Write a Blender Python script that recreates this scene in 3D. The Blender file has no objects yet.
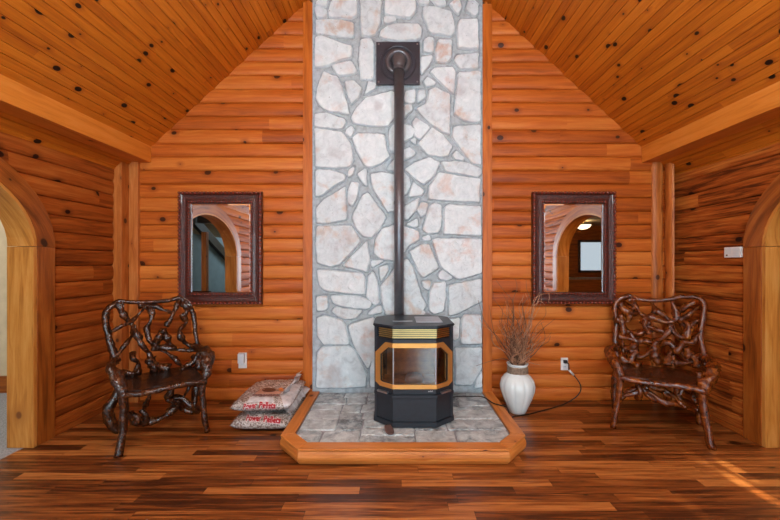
import bpy, bmesh, math, random
from mathutils import Vector, Matrix, noise
from mathutils.bvhtree import BVHTree
R = random.Random(7)
S = bpy.context.scene
COL = S.collection
PI = math.pi
# ------------------------------------------------------------------ measuring frame
F, CX, CY, H = 360.0, 395.0, 264.0, 1.245      # focal (px), principal point, eye height

def at(px, py, d):
    """point of the room seen at pixel px,py, d metres in front of the lens"""
    return Vector(((px-CX)/F*d, d, H-(py-CY)/F*d))

def on_plane(px, py, p0, n):
    o = Vector((0, 0, H)); r = Vector(((px-CX)/F, 1, -(py-CY)/F))
    return o + r*((p0-o).dot(n)/r.dot(n))

def lin(c):
    if isinstance(c, str):
        c = [int(c[i:i+2], 16)/255 for i in (0, 2, 4)]
    return tuple(x/12.92 if x <= .04045 else ((x+.055)/1.055)**2.4 for x in c)+(1,)

# ------------------------------------------------------------------ node builder
class NB:
    def __init__(s, name):
        s.m = bpy.data.materials.new(name); s.m.use_nodes = True
        s.t = s.m.node_tree; s.t.nodes.clear()
        s.out = s.t.nodes.new('ShaderNodeOutputMaterial')
        s.b = s.t.nodes.new('ShaderNodeBsdfPrincipled')
        s.t.links.new(s.b.outputs[0], s.out.inputs[0])
    def n(s, typ, **k):
        nd = s.t.nodes.new('ShaderNode'+typ)
        for a, v in k.items(): setattr(nd, a, v)
        return nd
    def put(s, sock, v):
        if isinstance(v, bpy.types.NodeSocket): s.t.links.new(v, sock)
        elif v is not None: sock.default_value = v
    def math(s, op, a, b=None, c=None, clamp=False):
        nd = s.n('Math', operation=op, use_clamp=clamp)
        for i, v in enumerate((a, b, c)): s.put(nd.inputs[i], v)
        return nd.outputs[0]
    def xyz(s, x, y=0.0, z=0.0):
        nd = s.n('CombineXYZ')
        for i, v in enumerate((x, y, z)): s.put(nd.inputs[i], v)
        return nd.outputs[0]
    def sep(s, v):
        nd = s.n('SeparateXYZ'); s.put(nd.inputs[0], v); return nd.outputs
    def noise(s, v, scale, detail=4, rough=.55, dist=0):
        nd = s.n('TexNoise'); s.put(nd.inputs['Vector'], v)
        nd.inputs['Scale'].default_value = scale; nd.inputs['Detail'].default_value = detail
        nd.inputs['Roughness'].default_value = rough; nd.inputs['Distortion'].default_value = dist
        return nd.outputs[0]
    def white(s, v):
        nd = s.n('TexWhiteNoise', noise_dimensions='3D'); s.put(nd.inputs['Vector'], v); return nd.outputs[0]
    def voro(s, v, scale, rnd=1.0, dim='3D'):
        nd = s.n('TexVoronoi', voronoi_dimensions=dim); s.put(nd.inputs['Vector'], v)
        nd.inputs['Scale'].default_value = scale; nd.inputs['Randomness'].default_value = rnd
        return nd.outputs
    def ramp(s, f, stops):
        nd = s.n('ValToRGB'); s.put(nd.inputs[0], f)
        e = nd.color_ramp.elements
        while len(e) < len(stops): e.new(.5)
        for i, (p, c) in enumerate(stops): e[i].position = p; e[i].color = c
        return nd.outputs[0]
    def maprange(s, v, a, b, c=0.0, d=1.0):
        nd = s.n('MapRange', interpolation_type='SMOOTHSTEP'); s.put(nd.inputs[0], v)
        for i, x in enumerate((a, b, c, d)): s.put(nd.inputs[i+1], x)
        return nd.outputs[0]
    def mix(s, f, a, b, mode='MIX'):
        nd = s.n('Mix', data_type='RGBA', blend_type=mode)
        s.put(nd.inputs[0], f); s.put(nd.inputs[6], a); s.put(nd.inputs[7], b)
        return nd.outputs[2]
    def bump(s, h, strength=.3, dist=.01):
        nd = s.n('Bump'); s.put(nd.inputs['Height'], h)
        nd.inputs['Strength'].default_value = strength; nd.inputs['Distance'].default_value = dist
        s.put(s.b.inputs['Normal'], nd.outputs[0])
    def set(s, **k):
        for a, v in k.items(): s.put(s.b.inputs[a.replace('_', ' ')], v)
        return s.m

def plain(name, c, rough=.5, metal=0.0, var=.06, scale=12, coat=0, bump=0.0):
    b = NB(name); tc = b.n('TexCoord').outputs['Object']
    n = b.noise(tc, scale, 5)
    c = lin(c) if isinstance(c, str) else c
    lo = tuple(max(0, x*(1-var*2)) for x in c[:3])+(1,); hi = tuple(x*(1+var*2) for x in c[:3])+(1,)
    if bump: b.bump(b.noise(tc, scale*3, 4), bump, .004)
    return b.set(Base_Color=b.ramp(n, [(.3, lo), (.7, hi)]), Roughness=rough, Metallic=metal, Coat_Weight=coat)

def wood(name, dark, mid, light, pitch=None, length=None, rough=.38, knots=.75, rowvar=.3,
         grain=1.0, knotcell=.34, knotcol='2a1206', seam=0.0, across=14.0, coat=.0, streak=0.0, bmp=.25, spec=.5, krad=.055):
    b = NB(name); dark, mid, light, knotcol = map(lin, (dark, mid, light, knotcol))
    u, v, _ = b.sep(b.n('UVMap').outputs[0])
    if pitch:
        row = b.math('FLOOR', b.math('DIVIDE', v, pitch))
        if length:
            off = b.math('MULTIPLY', b.white(b.xyz(row, 3.3, 1.7)), 7.0)
            pl = b.math('DIVIDE', b.math('ADD', u, off), length)
            plank = b.math('FLOOR', pl)
        else:
            plank = 0.0
        rnd = b.white(b.xyz(row, plank, 5.1))
        rnd2 = b.white(b.xyz(row, plank, 9.7))
    else:
        oi = b.n('ObjectInfo').outputs['Random']; rnd = oi; rnd2 = oi; plank = 0.0
    ug = b.math('MULTIPLY_ADD', rnd, 31.0, u); vo = b.math('MULTIPLY_ADD', rnd2, 17.0, v)
    # knots bend the grain around them
    kv = b.xyz(b.math('MULTIPLY', ug, .75), vo, 0.0)
    ko = b.voro(kv, 1.0/knotcell, dim='2D')
    kd = b.math('MULTIPLY', ko[0], 1.0)
    krnd = b.sep(ko[1])[0]
    bend = b.math('MULTIPLY', b.maprange(kd, 0.0, .3, 1.0, 0.0), .22)
    g1 = b.noise(b.xyz(b.math('MULTIPLY', ug, 1.3), b.math('MULTIPLY_ADD', vo, across, bend), 0.0), 1.6, 6, .6, .5)
    g2 = b.noise(b.xyz(b.math('MULTIPLY', ug, 4.0), b.math('MULTIPLY', vo, 130.0), 0.0), 1.5, 3, .6, .2)
    f = b.math('MULTIPLY_ADD', g1, 2.0*grain, .5-1.0*grain)
    f = b.math('ADD', f, b.math('MULTIPLY', b.math('SUBTRACT', g2, .5), .7*grain))
    f = b.math('ADD', f, b.math('MULTIPLY', b.math('SUBTRACT', rnd2, .5), rowvar*2))
    col = b.ramp(f, [(.12, dark), (.5, mid), (.9, light)])
    if streak:
        st = b.noise(b.xyz(b.math('MULTIPLY', ug, 1.1), b.math('MULTIPLY', vo, 26.0), 4.0), 1.5, 5, .62, .8)
        col = b.mix(b.maprange(st, .58, .74, 0.0, streak), col, tuple(x*.28 for x in dark[:3])+(1,))
    if knots:
        rad = b.math('MULTIPLY', b.maprange(krnd, 1-knots, 1.0, 0.0, 1.0), krad)
        k = b.math('SUBTRACT', kd, rad)
        core = b.math('MULTIPLY', b.maprange(k, 0.0, .025, 1.0, 0.0), b.math('GREATER_THAN', krnd, 1-knots))
        halo = b.math('MULTIPLY', b.maprange(k, 0.0, .16, .55, 0.0), b.math('GREATER_THAN', krnd, 1-knots))
        col = b.mix(halo, col, dark); col = b.mix(core, col, knotcol)
    if seam and pitch:
        fr = b.math('FRACT', b.math('DIVIDE', v, pitch))
        e = b.math('MINIMUM', fr, b.math('SUBTRACT', 1.0, fr))
        sm = b.math('LESS_THAN', e, seam/pitch)
        if length:
            fl = b.math('FRACT', pl); el = b.math('MINIMUM', fl, b.math('SUBTRACT', 1.0, fl))
            sm = b.math('MAXIMUM', sm, b.math('LESS_THAN', el, seam/length))
        col = b.mix(b.math('MULTIPLY', sm, .75), col, lin('1c0c04'))
    b.bump(b.math('ADD', g1, b.math('MULTIPLY', g2, .5)), bmp, .003)
    return b.set(Base_Color=col, Roughness=b.math('MULTIPLY_ADD', g2, .2, rough-.1), Coat_Weight=coat, Coat_Roughness=.15, Specular_IOR_Level=spec)

M = {}
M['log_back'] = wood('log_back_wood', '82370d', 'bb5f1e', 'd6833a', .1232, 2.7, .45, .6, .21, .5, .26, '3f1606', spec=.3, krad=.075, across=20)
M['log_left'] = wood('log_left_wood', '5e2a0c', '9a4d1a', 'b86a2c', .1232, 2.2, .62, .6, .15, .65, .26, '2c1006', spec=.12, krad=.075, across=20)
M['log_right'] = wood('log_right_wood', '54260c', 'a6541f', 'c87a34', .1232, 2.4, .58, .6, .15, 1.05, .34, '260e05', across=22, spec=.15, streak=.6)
M['ceiling'] = wood('ceiling_pine', '954810', 'c06a16', 'd68026', .061, 2.6, .45, .8, .15, .6, .19, '1c0a04', spec=.3, krad=.085, across=26)
M['floor'] = wood('floor_oak', '3f1d0b', '82461c', 'b47239', .066, .85, .32, .3, .36, 1.0, .4, '1a0c05', seam=.001, across=26, streak=.8, bmp=.35, spec=.5)
M['beam'] = wood('beam_pine', 'b0601e', 'd4822e', 'e2984c', None, None, .45, .6, .03, .5, .45, '5a2a10', spec=.3, krad=.03)
M['trim'] = wood('trim_pine', '8f4412', 'bd6420', 'd07c34', None, None, .42, .7, .06, .7, .24, '3d1a08', spec=.3, krad=.06)
M['post'] = wood('corner_pine', '8a4616', 'b4662a', 'c98044', None, None, .45, .7, .06, 1.0, .25, '4a220c', spec=.3, krad=.06)
M['casing'] = wood('casing_pine', '6a3510', '96501a', 'ac6628', None, None, .42, .25, .05, 1.0, .4, '3a1a08', spec=.3, krad=.05)
M['jamb'] = wood('jamb_maple', '9a5c20', 'bd7c34', 'cc904a', None, None, .4, .5, .05, 1.0, .5, '7a4820', spec=.3, krad=.05)
M['hearth_wood'] = wood('hearth_pine', '9a5420', 'c67a36', 'd8904e', None, None, .4, .8, .04, .7, .2, '4e240e', spec=.4, krad=.08)

def root_mat(name, a, b_, c):
    b = NB(name); tc = b.n('TexCoord').outputs['Object']
    n = b.noise(tc, 16, 6, .65, 1.2); n2 = b.noise(tc, 70, 4, .6, .6)
    f = b.math('ADD', b.math('MULTIPLY', n, .8), b.math('MULTIPLY', n2, .25))
    b.bump(b.math('ADD', n, b.math('MULTIPLY', n2, .4)), .6, .012)
    return b.set(Base_Color=b.ramp(f, [(.38, lin(a)), (.55, lin(b_)), (.76, lin(c))]), Roughness=.24, Coat_Weight=.3, Coat_Roughness=.08)
M['root_dark'] = root_mat('lacquered_root_dark', '0e0603', '3a1b0a', '82491f')
M['root_warm'] = root_mat('lacquered_root_warm', '150803', '6a2e0a', 'b8691f')
M['seat_dark'] = root_mat('seat_dark_lacquer', '120907', '24120b', '3a1f12')
M['seat_warm'] = root_mat('seat_warm_lacquer', '2a140a', '502811', '74401e')

def stone_mat(name, hearth=False):
    b = NB(name); tc = b.n('TexCoord').outputs['Object']
    a = b.n('Attribute', attribute_name='stone_id').outputs['Fac']
    big = b.noise(tc, 4.5, 3, .5, .3); mid = b.noise(tc, 13, 6, .65, .6); fine = b.noise(tc, 60, 5, .7)
    idc = b.white(b.xyz(a, 2.0, 3.0)); idd = b.white(b.xyz(a, 7.0, 1.0))
    if hearth:
        col = b.ramp(b.math('MULTIPLY_ADD', idc, .3, b.math('MULTIPLY_ADD', mid, 1.3, -.28)), [(.28, lin('68757b')), (.5, lin('aab8be')), (.75, lin('d0dde0'))])
        col = b.mix(b.maprange(big, .5, .7, 0, .4), col, lin('8d8c8a'))
    else:
        col = b.ramp(b.math('MULTIPLY_ADD', idc, .22, b.math('MULTIPLY_ADD', mid, 1.2, -.2)), [(.12, lin('a8b3b9')), (.42, lin('d1dde2')), (.8, lin('e8f1f5'))])
        warm = b.math('MULTIPLY', b.maprange(b.noise(tc, 5.5, 5, .6, .3), .5, .74, 0, 1), b.math('MULTIPLY_ADD', idd, .7, .3))
        col = b.mix(warm, col, b.mix(idc, lin('bfa38c'), lin('cdb2aa')))
        col = b.mix(b.maprange(big, .56, .75, 0, .5), col, lin('a9a6ac'))
    pits = b.maprange(b.noise(tc, 38, 3, .5), .68, .76, 0, .55)
    col = b.mix(pits, col, lin('5f5b5a'))
    b.bump(b.math('ADD', b.math('MULTIPLY', mid, 1.0), b.math('MULTIPLY', fine, .3)), .8, .02)
    return b.set(Base_Color=col, Roughness=.75)
M['stone'] = stone_mat('field_stone'); M['hearth_stone'] = stone_mat('hearth_stone', True)
M['mortar'] = plain('grey_mortar', 'a5b0b7', .9, 0, .12, 30, bump=.5)
M['hearth_mortar'] = plain('hearth_mortar', '8b9096', .9, 0, .14, 30, bump=.5)

M['stove'] = plain('stove_black_steel', '20262e', .42, 0, .1, 30)
M['stove_side'] = plain('stove_grey_steel', '3a4048', .4, .3, .08, 20)
M['stove_in'] = plain('firebox_brown', 'a06a3a', .8, 0, .25, 14)
M['pot'] = plain('burn_pot_grey', '85807c', .7, .2, .1, 30)
M['pipe'] = plain('pipe_black_steel', '686a70', .36, .6, .08, 8)
M['plate'] = plain('thimble_black', '3b3d46', .4, .3, .12, 10)
M['gold'] = plain('polished_brass', (.82, .42, .12, 1), .42, .75, .04, 10)
M['brass'] = plain('pale_brass', (.78, .62, .28, 1), .3, 1.0, .04, 10)
M['chrome'] = plain('brushed_steel', 'b9bbbe', .3, .9, .05, 20)
M['lid'] = plain('lid_steel', 'a6a8b0', .35, .5, .1, 12)
M['white_plastic'] = plain('white_plastic', 'dfe1e0', .45, 0, .02, 10)
M['grey_plastic'] = plain('grey_plastic', 'd2dade', .4, 0, .02, 10)
M['black_rubber'] = plain('black_rubber', '1a1613', .5, 0, .05, 10)
M['rust'] = plain('dull_brown_metal', '6b5450', .55, .3, .15, 40)
M['ceramic'] = plain('white_glazed_ceramic', 'dde9ea', .25, 0, .03, 6, coat=.3)
M['twine'] = plain('jute_twine', '8d7a68', .9, 0, .2, 60, bump=.6)
M['twig'] = plain('dry_twig', '6e4a33', .7, 0, .3, 20)
M['twig_pale'] = plain('pale_twig', 'a87d60', .7, 0, .3, 20)
M['red_ink'] = plain('red_print', 'a80f20', .4, 0, .05, 10)
M['white_ink'] = plain('white_print', 'e4e0df', .4, 0, .03, 10)
M['dark_ink'] = plain('brown_print', '55382c', .4, 0, .1, 20)
M['orange_ink'] = plain('orange_print', 'd9822f', .4, 0, .2, 20)
M['salmon_ink'] = plain('salmon_print', 'b98f7d', .35, 0, .1, 14)
M['maroon_ink'] = plain('maroon_print', '7a2a2c', .4, 0, .1, 14)
M['film'] = plain('crumpled_film', 'c9c8ca', .22, 0, .12, 22, bump=.6)
M['carpet'] = plain('grey_carpet', '8f9093', .95, 0, .2, 120, bump=.8)
M['plaster'] = plain('cream_plaster', 'c9b99c', .85, 0, .05, 8, bump=.3)
M['teal'] = plain('teal_grey_paint', '7d9199', .7, 0, .05, 6)
M['dark_wood'] = plain('dark_stained_wood', '2f241c', .5, 0, .15, 8)
M['counter'] = plain('counter_laminate', '8c7a66', .35, 0, .15, 30)
M['window_dark'] = plain('window_frame_dark', '3a2b25', .4, 0, .08, 10)

M['bead'] = plain('polished_mahogany_bead', '7a3325', .2, 0, .1, 30, coat=.4)
def frame_mat():
    b = NB('carved_mahogany'); tc = b.n('TexCoord').outputs['Object']
    v = b.voro(tc, 95)[0]; n = b.noise(tc, 30, 4)
    col = b.ramp(b.math('MULTIPLY_ADD', n, .5, b.math('MULTIPLY', v, .6)), [(.2, lin('140705')), (.5, lin('3c150d')), (.85, lin('652a1a'))])
    b.bump(v, .6, .006)
    return b.set(Base_Color=col, Roughness=.3, Coat_Weight=.15)
M['frame'] = frame_mat()
b = NB('mirror_silver'); M['mirror'] = b.set(Base_Color=(.9, .9, .9, 1), Metallic=1.0, Roughness=.015)
b = NB('stove_glass'); M['glass'] = b.set(Base_Color=(.75, .7, .65, 1), Roughness=.03, Transmission_Weight=1.0, IOR=1.5)
# thin smoked glass: a mirror-like film over clear
def thin_glass(name, tint, refl):
    b = NB(name); tr = b.n('BsdfTransparent'); tr.inputs[0].default_value = tint
    gl = b.n('BsdfGlossy'); gl.inputs['Roughness'].default_value = .04
    fr = b.n('Fresnel'); fr.inputs[0].default_value = refl
    mx = b.n('MixShader'); b.t.links.new(fr.outputs[0], mx.inputs[0]); b.t.links.new(tr.outputs[0], mx.inputs[1]); b.t.links.new(gl.outputs[0], mx.inputs[2])
    b.t.links.new(mx.outputs[0], b.out.inputs[0]); return b.m
M['stove_pane'] = thin_glass('stove_door_glass', (.75, .66, .58, 1), 2.7)
M['pane'] = thin_glass('window_glass', (.95, .97, .97, 1), 1.45)

def bag_mat():
    b = NB('pellet_bag_film'); tc = b.n('TexCoord').outputs['Object']
    v = b.voro(tc, 120); n = b.noise(tc, 9, 4, .6, 1.0); n2 = b.noise(tc, 26, 5, .6, 1.5)
    col = b.ramp(b.sep(v[1])[0], [(.1, lin('73655c')), (.5, lin('9b8f87')), (.9, lin('c6beb8'))])
    col = b.mix(b.maprange(n2, .5, .68, 0, .7), col, lin('c4c3c4'))
    b.bump(b.math('ADD', n2, b.math('MULTIPLY', n, .6)), .7, .012)
    return b.set(Base_Color=col, Roughness=.25, Coat_Weight=.3)
M['bag'] = bag_mat()

def emit(name, c, s):
    b = NB(name); return b.set(Base_Color=c, Emission_Color=c, Emission_Strength=s)
M['lamp_glow'] = emit('lamp_bowl_glow', (1, .82, .5, 1), 3.0)

# ------------------------------------------------------------------ mesh helpers
def grain_uv(bm, axis=None):
    uv = bm.loops.layers.uv.verify()
    if axis is None:
        if not bm.verts: return
        ext = [max(v.co[i] for v in bm.verts)-min(v.co[i] for v in bm.verts) for i in range(3)]
        axis = ext.index(max(ext))
    ou, ov = R.random()*9, R.random()*9
    oth = [i for i in range(3) if i != axis]
    for f in bm.faces:
        n = f.normal
        k = oth[0] if abs(n[oth[0]]) < abs(n[oth[1]]) else oth[1]
        for l in f.loops:
            l[uv].uv = (l.vert.co[axis]+ou, l.vert.co[k]+ov+(.37 if k == oth[0] else 0))

def link(name, bm, mat, parent=None, smooth=False, uv=None, keepuv=False, mats=None):
    bm.normal_update()
    if not keepuv: grain_uv(bm, uv)
    me = bpy.data.meshes.new(name); bm.to_mesh(me); bm.free()
    for m in ([mat] if mats is None else mats): me.materials.append(M[m])
    if smooth: me.shade_smooth()
    o = bpy.data.objects.new(name, me); COL.objects.link(o)
    if parent is not None:
        o.parent = parent
        if parent.type == 'EMPTY':
            o.matrix_parent_inverse = Matrix.Translation(parent.location).inverted() if True else Matrix()
        else:
            o.matrix_parent_inverse = Matrix()
    return o

def thing(name, label, cat, loc=(0, 0, 0), group=None):
    o = bpy.data.objects.new(name, None); COL.objects.link(o); o.location = loc
    o.empty_display_size = .1
    o['label'] = label; o['category'] = cat
    if group: o['group'] = group
    return o

def tag(o, label, cat, group=None):
    o['label'] = label; o['category'] = cat
    if group: o['group'] = group
    return o

def struct(o): o['kind'] = 'structure'; return o

def box(bm, x0, x1, y0, y1, z0, z1, bev=0.0):
    vs = [bm.verts.new(p) for p in ((x0,y0,z0),(x1,y0,z0),(x1,y1,z0),(x0,y1,z0),(x0,y0,z1),(x1,y0,z1),(x1,y1,z1),(x0,y1,z1))]
    fs = [bm.faces.new([vs[i] for i in q]) for q in ((0,3,2,1),(4,5,6,7),(0,1,5,4),(1,2,6,5),(2,3,7,6),(3,0,4,7))]
    if bev:
        es = {e for f in fs for e in f.edges}
        bmesh.ops.bevel(bm, geom=list(es), offset=bev, segments=2, affect='EDGES', profile=.6)
    return bm

def bx(*a, **k): return box(bmesh.new(), *a, **k)

def prism(bm, poly, z0, z1, bev=0):
    a = [bm.verts.new((p[0], p[1], z0)) for p in poly]; c = [bm.verts.new((p[0], p[1], z1)) for p in poly]
    n = len(poly); fs = [bm.faces.new(a[::-1]), bm.faces.new(c)]
    for i in range(n): fs.append(bm.faces.new((a[i], a[(i+1) % n], c[(i+1) % n], c[i])))
    if bev:
        bmesh.ops.recalc_face_normals(bm, faces=fs)
        bmesh.ops.bevel(bm, geom=list({e for f in fs for e in f.edges}), offset=bev, segments=2, affect='EDGES')
    return bm

def catmull(pts, rad, step):
    pts = [Vector(p) for p in pts]
    if not isinstance(rad, (list, tuple)): rad = [rad]*len(pts)
    P = [pts[0]*2-pts[1]]+pts+[pts[-1]*2-pts[-2]]
    out, rr = [], []
    for i in range(1, len(P)-2):
        n = max(1, int((P[i+1]-P[i]).length/step))
        for k in range(n):
            t = k/n; a, b_, c, d = P[i-1], P[i], P[i+1], P[i+2]
            out.append(.5*((2*b_)+(c-a)*t+(2*a-5*b_+4*c-d)*t*t+(3*b_-a-3*c+d)*t**3))
            rr.append(rad[i-1]*(1-t)+rad[i]*t)
    out.append(pts[-1]); rr.append(rad[-1])
    return out, rr

def tube(bm, pts, rad, seg=8, step=.02, gnarl=0.0, seed=0.0, smoothpath=True):
    if smoothpath: P, rr = catmull(pts, rad, step)
    else:
        P = [Vector(p) for p in pts]; rr = rad if isinstance(rad, (list, tuple)) else [rad]*len(P)
    n = None; rings = []
    for i, p in enumerate(P):
        t = (P[min(i+1, len(P)-1)]-P[max(i-1, 0)]).normalized()
        if n is None:
            n = t.orthogonal().normalized()
        n = (n-t*n.dot(t)).normalized(); bn = t.cross(n)
        ring = []
        for k in range(seg):
            a = 2*PI*k/seg; d = n*math.cos(a)+bn*math.sin(a); r = rr[i]
            if gnarl:
                q = (p+d*r)
                r *= 1+gnarl*noise.noise(q*22+Vector((seed, 0, 0)))+gnarl*.6*noise.noise(q*55+Vector((0, seed, 0)))
            ring.append(bm.verts.new(p+d*r))
        rings.append(ring)
    for a, c in zip(rings, rings[1:]):
        for k in range(seg):
            bm.faces.new((a[k], a[(k+1) % seg], c[(k+1) % seg], c[k]))
    bm.faces.new(rings[0][::-1]); bm.faces.new(rings[-1])
    return bm

def lathe(bm, prof, c, seg=32, f=None):
    rings = []
    for r, z in prof:
        ring = []
        for k in range(seg):
            a = 2*PI*k/seg; q = r*(f(a, z) if f else 1)
            ring.append(bm.verts.new((c[0]+q*math.cos(a), c[1]+q*math.sin(a), c[2]+z)))
        rings.append(ring)
    for a, d in zip(rings, rings[1:]):
        for k in range(seg): bm.faces.new((a[k], a[(k+1) % seg], d[(k+1) % seg], d[k]))
    bm.faces.new(rings[0][::-1])
    return bm

def log_panel(bm, rows, pitch, segs, place, bulge, wavy=0.0, seed=0, du=.3, prof=None):
    """rows of half-round logs; segs = [(fu0, fu1, zmin, zmax)]; place(u, z, proud) -> point"""
    uv = bm.loops.layers.uv.verify()
    prof = prof or [(0, -.7), (.018, .42), (.08, .66), (.2, .87), (.36, .98), (.52, 1), (.68, .96), (.82, .85), (.93, .66), (.985, .42), (1, -.7)]
    for (f0, f1, z0, z1) in segs:
        for r in range(rows):
            if (r+1)*pitch <= z0+1e-6 or r*pitch >= z1-1e-6: continue
            L = max(f1(min(max((r+k)*pitch, z0), z1))-f0(min(max((r+k)*pitch, z0), z1)) for k in (0, .5, 1))
            if L < .012: continue
            nu = max(1, int(L/du)); grid = []
            bl = bulge*(1+.25*(noise.noise(Vector((r*3.1, seed, 0)))))
            for t, h in prof:
                zn = min(max((r+t)*pitch, z0), z1); a, c = f0(zn), max(f1(zn), f0(zn)); line = []
                for k in range(nu+1):
                    u = a+(c-a)*k/nu; z = zn
                    if wavy:
                        lo = noise.noise(Vector((u*1.5, r*5.7, seed)))*wavy; hi = noise.noise(Vector((u*1.5, (r+1)*5.7, seed)))*wavy
                        z += lo*(1-t)+hi*t
                    bb = bl*h*(1+(.35*noise.noise(Vector((u*2.2, r*3.3, seed+4))) if wavy else 0))
                    line.append((bm.verts.new(place(u, z, bb)), (u+r*1.37, (r+.001+t*.998)*pitch)))
                grid.append(line)
            for i in range(len(grid)-1):
                for k in range(nu):
                    q = (grid[i][k], grid[i][k+1], grid[i+1][k+1], grid[i+1][k])
                    f = bm.faces.new([x[0] for x in q])
                    for l, x in zip(f.loops, q): l[uv].uv = x[1]
    return bm

# ================================================================== THE ROOM
YB = 3.285           # back wall groove plane (log crests stand at about 3.262)
XL, XR = -2.485, 2.545
RX, RZ, RS = .0135, 4.385, .93     # ridge x, ridge z, roof slope
YR = -3.2
EZ = 2.318           # where the roof meets the beams
BULGE = .024
def rake_l(z): return max(XL, RX-(RZ-z)/RS-.04) if z > 2.2 else XL
def rake_r(z): return min(XR, RX+(RZ-z)/RS+.04) if z > 2.2 else XR

# floor
bm = bx(XL-.03, XR+.03, YR-.1, YB+.05, -.06, 0)
uv = bm.loops.layers.uv.verify(); bm.normal_update()
for f in bm.faces:
    for l in f.loops: l[uv].uv = (l.vert.co.x+20, l.vert.co.y+20.03)
struct(link('floor', bm, 'floor', keepuv=True))

# back wall: logs either side of the chimney
CL, CR = -.745, .79           # stone edges
bm = bmesh.new()
pl = lambda u, z, b_: Vector((u, YB-b_, z))
log_panel(bm, 36, .1232, [(rake_l, lambda z: CL-.03, 0, 3.9)], pl, BULGE, wavy=.0035, seed=1, du=.25)
struct(link('wall_back_left', bm, 'log_back', smooth=True, keepuv=True))
bm = bmesh.new()
log_panel(bm, 36, .1232, [(lambda z: CR+.03, rake_r, 0, 3.9)], pl, BULGE, wavy=.0035, seed=2, du=.25)
struct(link('wall_back_right', bm, 'log_back', smooth=True, keepuv=True))
bm = bx(XL-.2, XR+.2, YB+.005, YB+.12, -.05, 4.6)
struct(link('wall_back_sheathing', bm, 'dark_wood'))

# side walls with an arched opening
AY, AW, AS, AR, CASE = 1.68, .91, 1.365, .68, .13      # centre, outer half width, spring height, outer rise, casing width
def arch_w(z, inset):
    a = AW-inset; h = AR-inset
    if z <= AS: return a
    t = (z-AS)/h
    return a*math.sqrt(1-t*t) if t < 1 else 0.0
for side, X, sg, wv, sd in (('left', XL, 1, .006, 3), ('right', XR, -1, .016, 5)):
    bm = bmesh.new(); pl = lambda u, z, b_: Vector((X+sg*b_, u, z))
    segs = [(lambda z: AY+arch_w(z, .03), lambda z: YB, 0, 2.2), (lambda z: YR, lambda z: AY-arch_w(z, .03), 0, 2.2)]
    log_panel(bm, 19, .1232, segs, pl, BULGE, wavy=wv, seed=sd, du=.12)
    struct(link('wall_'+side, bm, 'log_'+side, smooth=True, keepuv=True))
    # the adjoining room's face of the same wall
    bm = bmesh.new(); X2 = X-sg*.131; pl = lambda u, z, b_: Vector((X2, u, z))
    segs = [(lambda z: AY+arch_w(z, .1), lambda z: 3.6, 0, 2.5), (lambda z: -3.9, lambda z: AY-arch_w(z, .1), 0, 2.5)]
    log_panel(bm, 40, .0625, segs, pl, 0, prof=[(0, 0), (1, 0)], du=3)
    struct(link('wall_'+side+'_outer_face', bm, 'plaster', keepuv=True))
    # jamb lining + casing
    def curve(inset, n=28):
        a, h = AW-inset, AR-inset
        return [(AY+a*math.cos(PI*k/n), AS+h*math.sin(PI*k/n)) for k in range(n+1)]
    xf = X+sg*.042                        # casing face
    door = bpy.data.objects.new('door_1' if side == 'left' else 'door_2', None); COL.objects.link(door)
    door.location = (X, AY, 0); struct(door)
    xs = [xf, X2-sg*.012]
    def sheet(outer, inner, x0, x1):
        """solid ring between two matched curves, from x0 to x1"""
        bm = bmesh.new(); V = [[bm.verts.new((x, p[0], p[1])) for p in c] for c in (outer, inner) for x in (x0, x1)]
        n = len(outer)
        for i in range(n-1):
            for a, c in ((0, 2), (3, 1), (1, 0), (2, 3)):
                bm.faces.new((V[a][i], V[a][i+1], V[c][i+1], V[c][i]))
        for i in (0, n-1): bm.faces.new((V[0][i], V[2][i], V[3][i], V[1][i]))
        bmesh.ops.recalc_face_normals(bm, faces=bm.faces[:])
        return bm
    def arc_uv(bm):
        uv = bm.loops.layers.uv.verify(); bm.normal_update()
        for f in bm.faces:
            for l in f.loops:
                y, z = l.vert.co.y-AY, l.vert.co.z-AS+.2
                l[uv].uv = (math.atan2(z, y)*.85+3, math.hypot(y, z*1.2)+l.vert.co.x)
    bm = sheet(curve(0), curve(CASE), xf, xf-sg*.06); arc_uv(bm)
    link('casing_arch', bm, 'casing', door, keepuv=True)
    bm = sheet(curve(CASE-.001), curve(CASE+.02), xf-sg*.004, X2-sg*.012); arc_uv(bm)
    link('jamb_arch', bm, 'jamb', door, keepuv=True)
    for s in (1, -1):
        y0, y1 = sorted((AY+s*AW, AY+s*(AW-CASE)))
        link('casing_post', bx(min(xf, xf-sg*.06), max(xf, xf-sg*.06), y0, y1, 0, AS-.002, bev=.004), 'casing', door)
        y0, y1 = sorted((AY+s*(AW-CASE+.001), AY+s*(AW-CASE-.024)))
        a, c = sorted((xf-sg*.004, X2-sg*.012))
        link('jamb_post', bx(a, c, y0, y1, 0, AS-.003, bev=.003), 'jamb', door)

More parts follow.
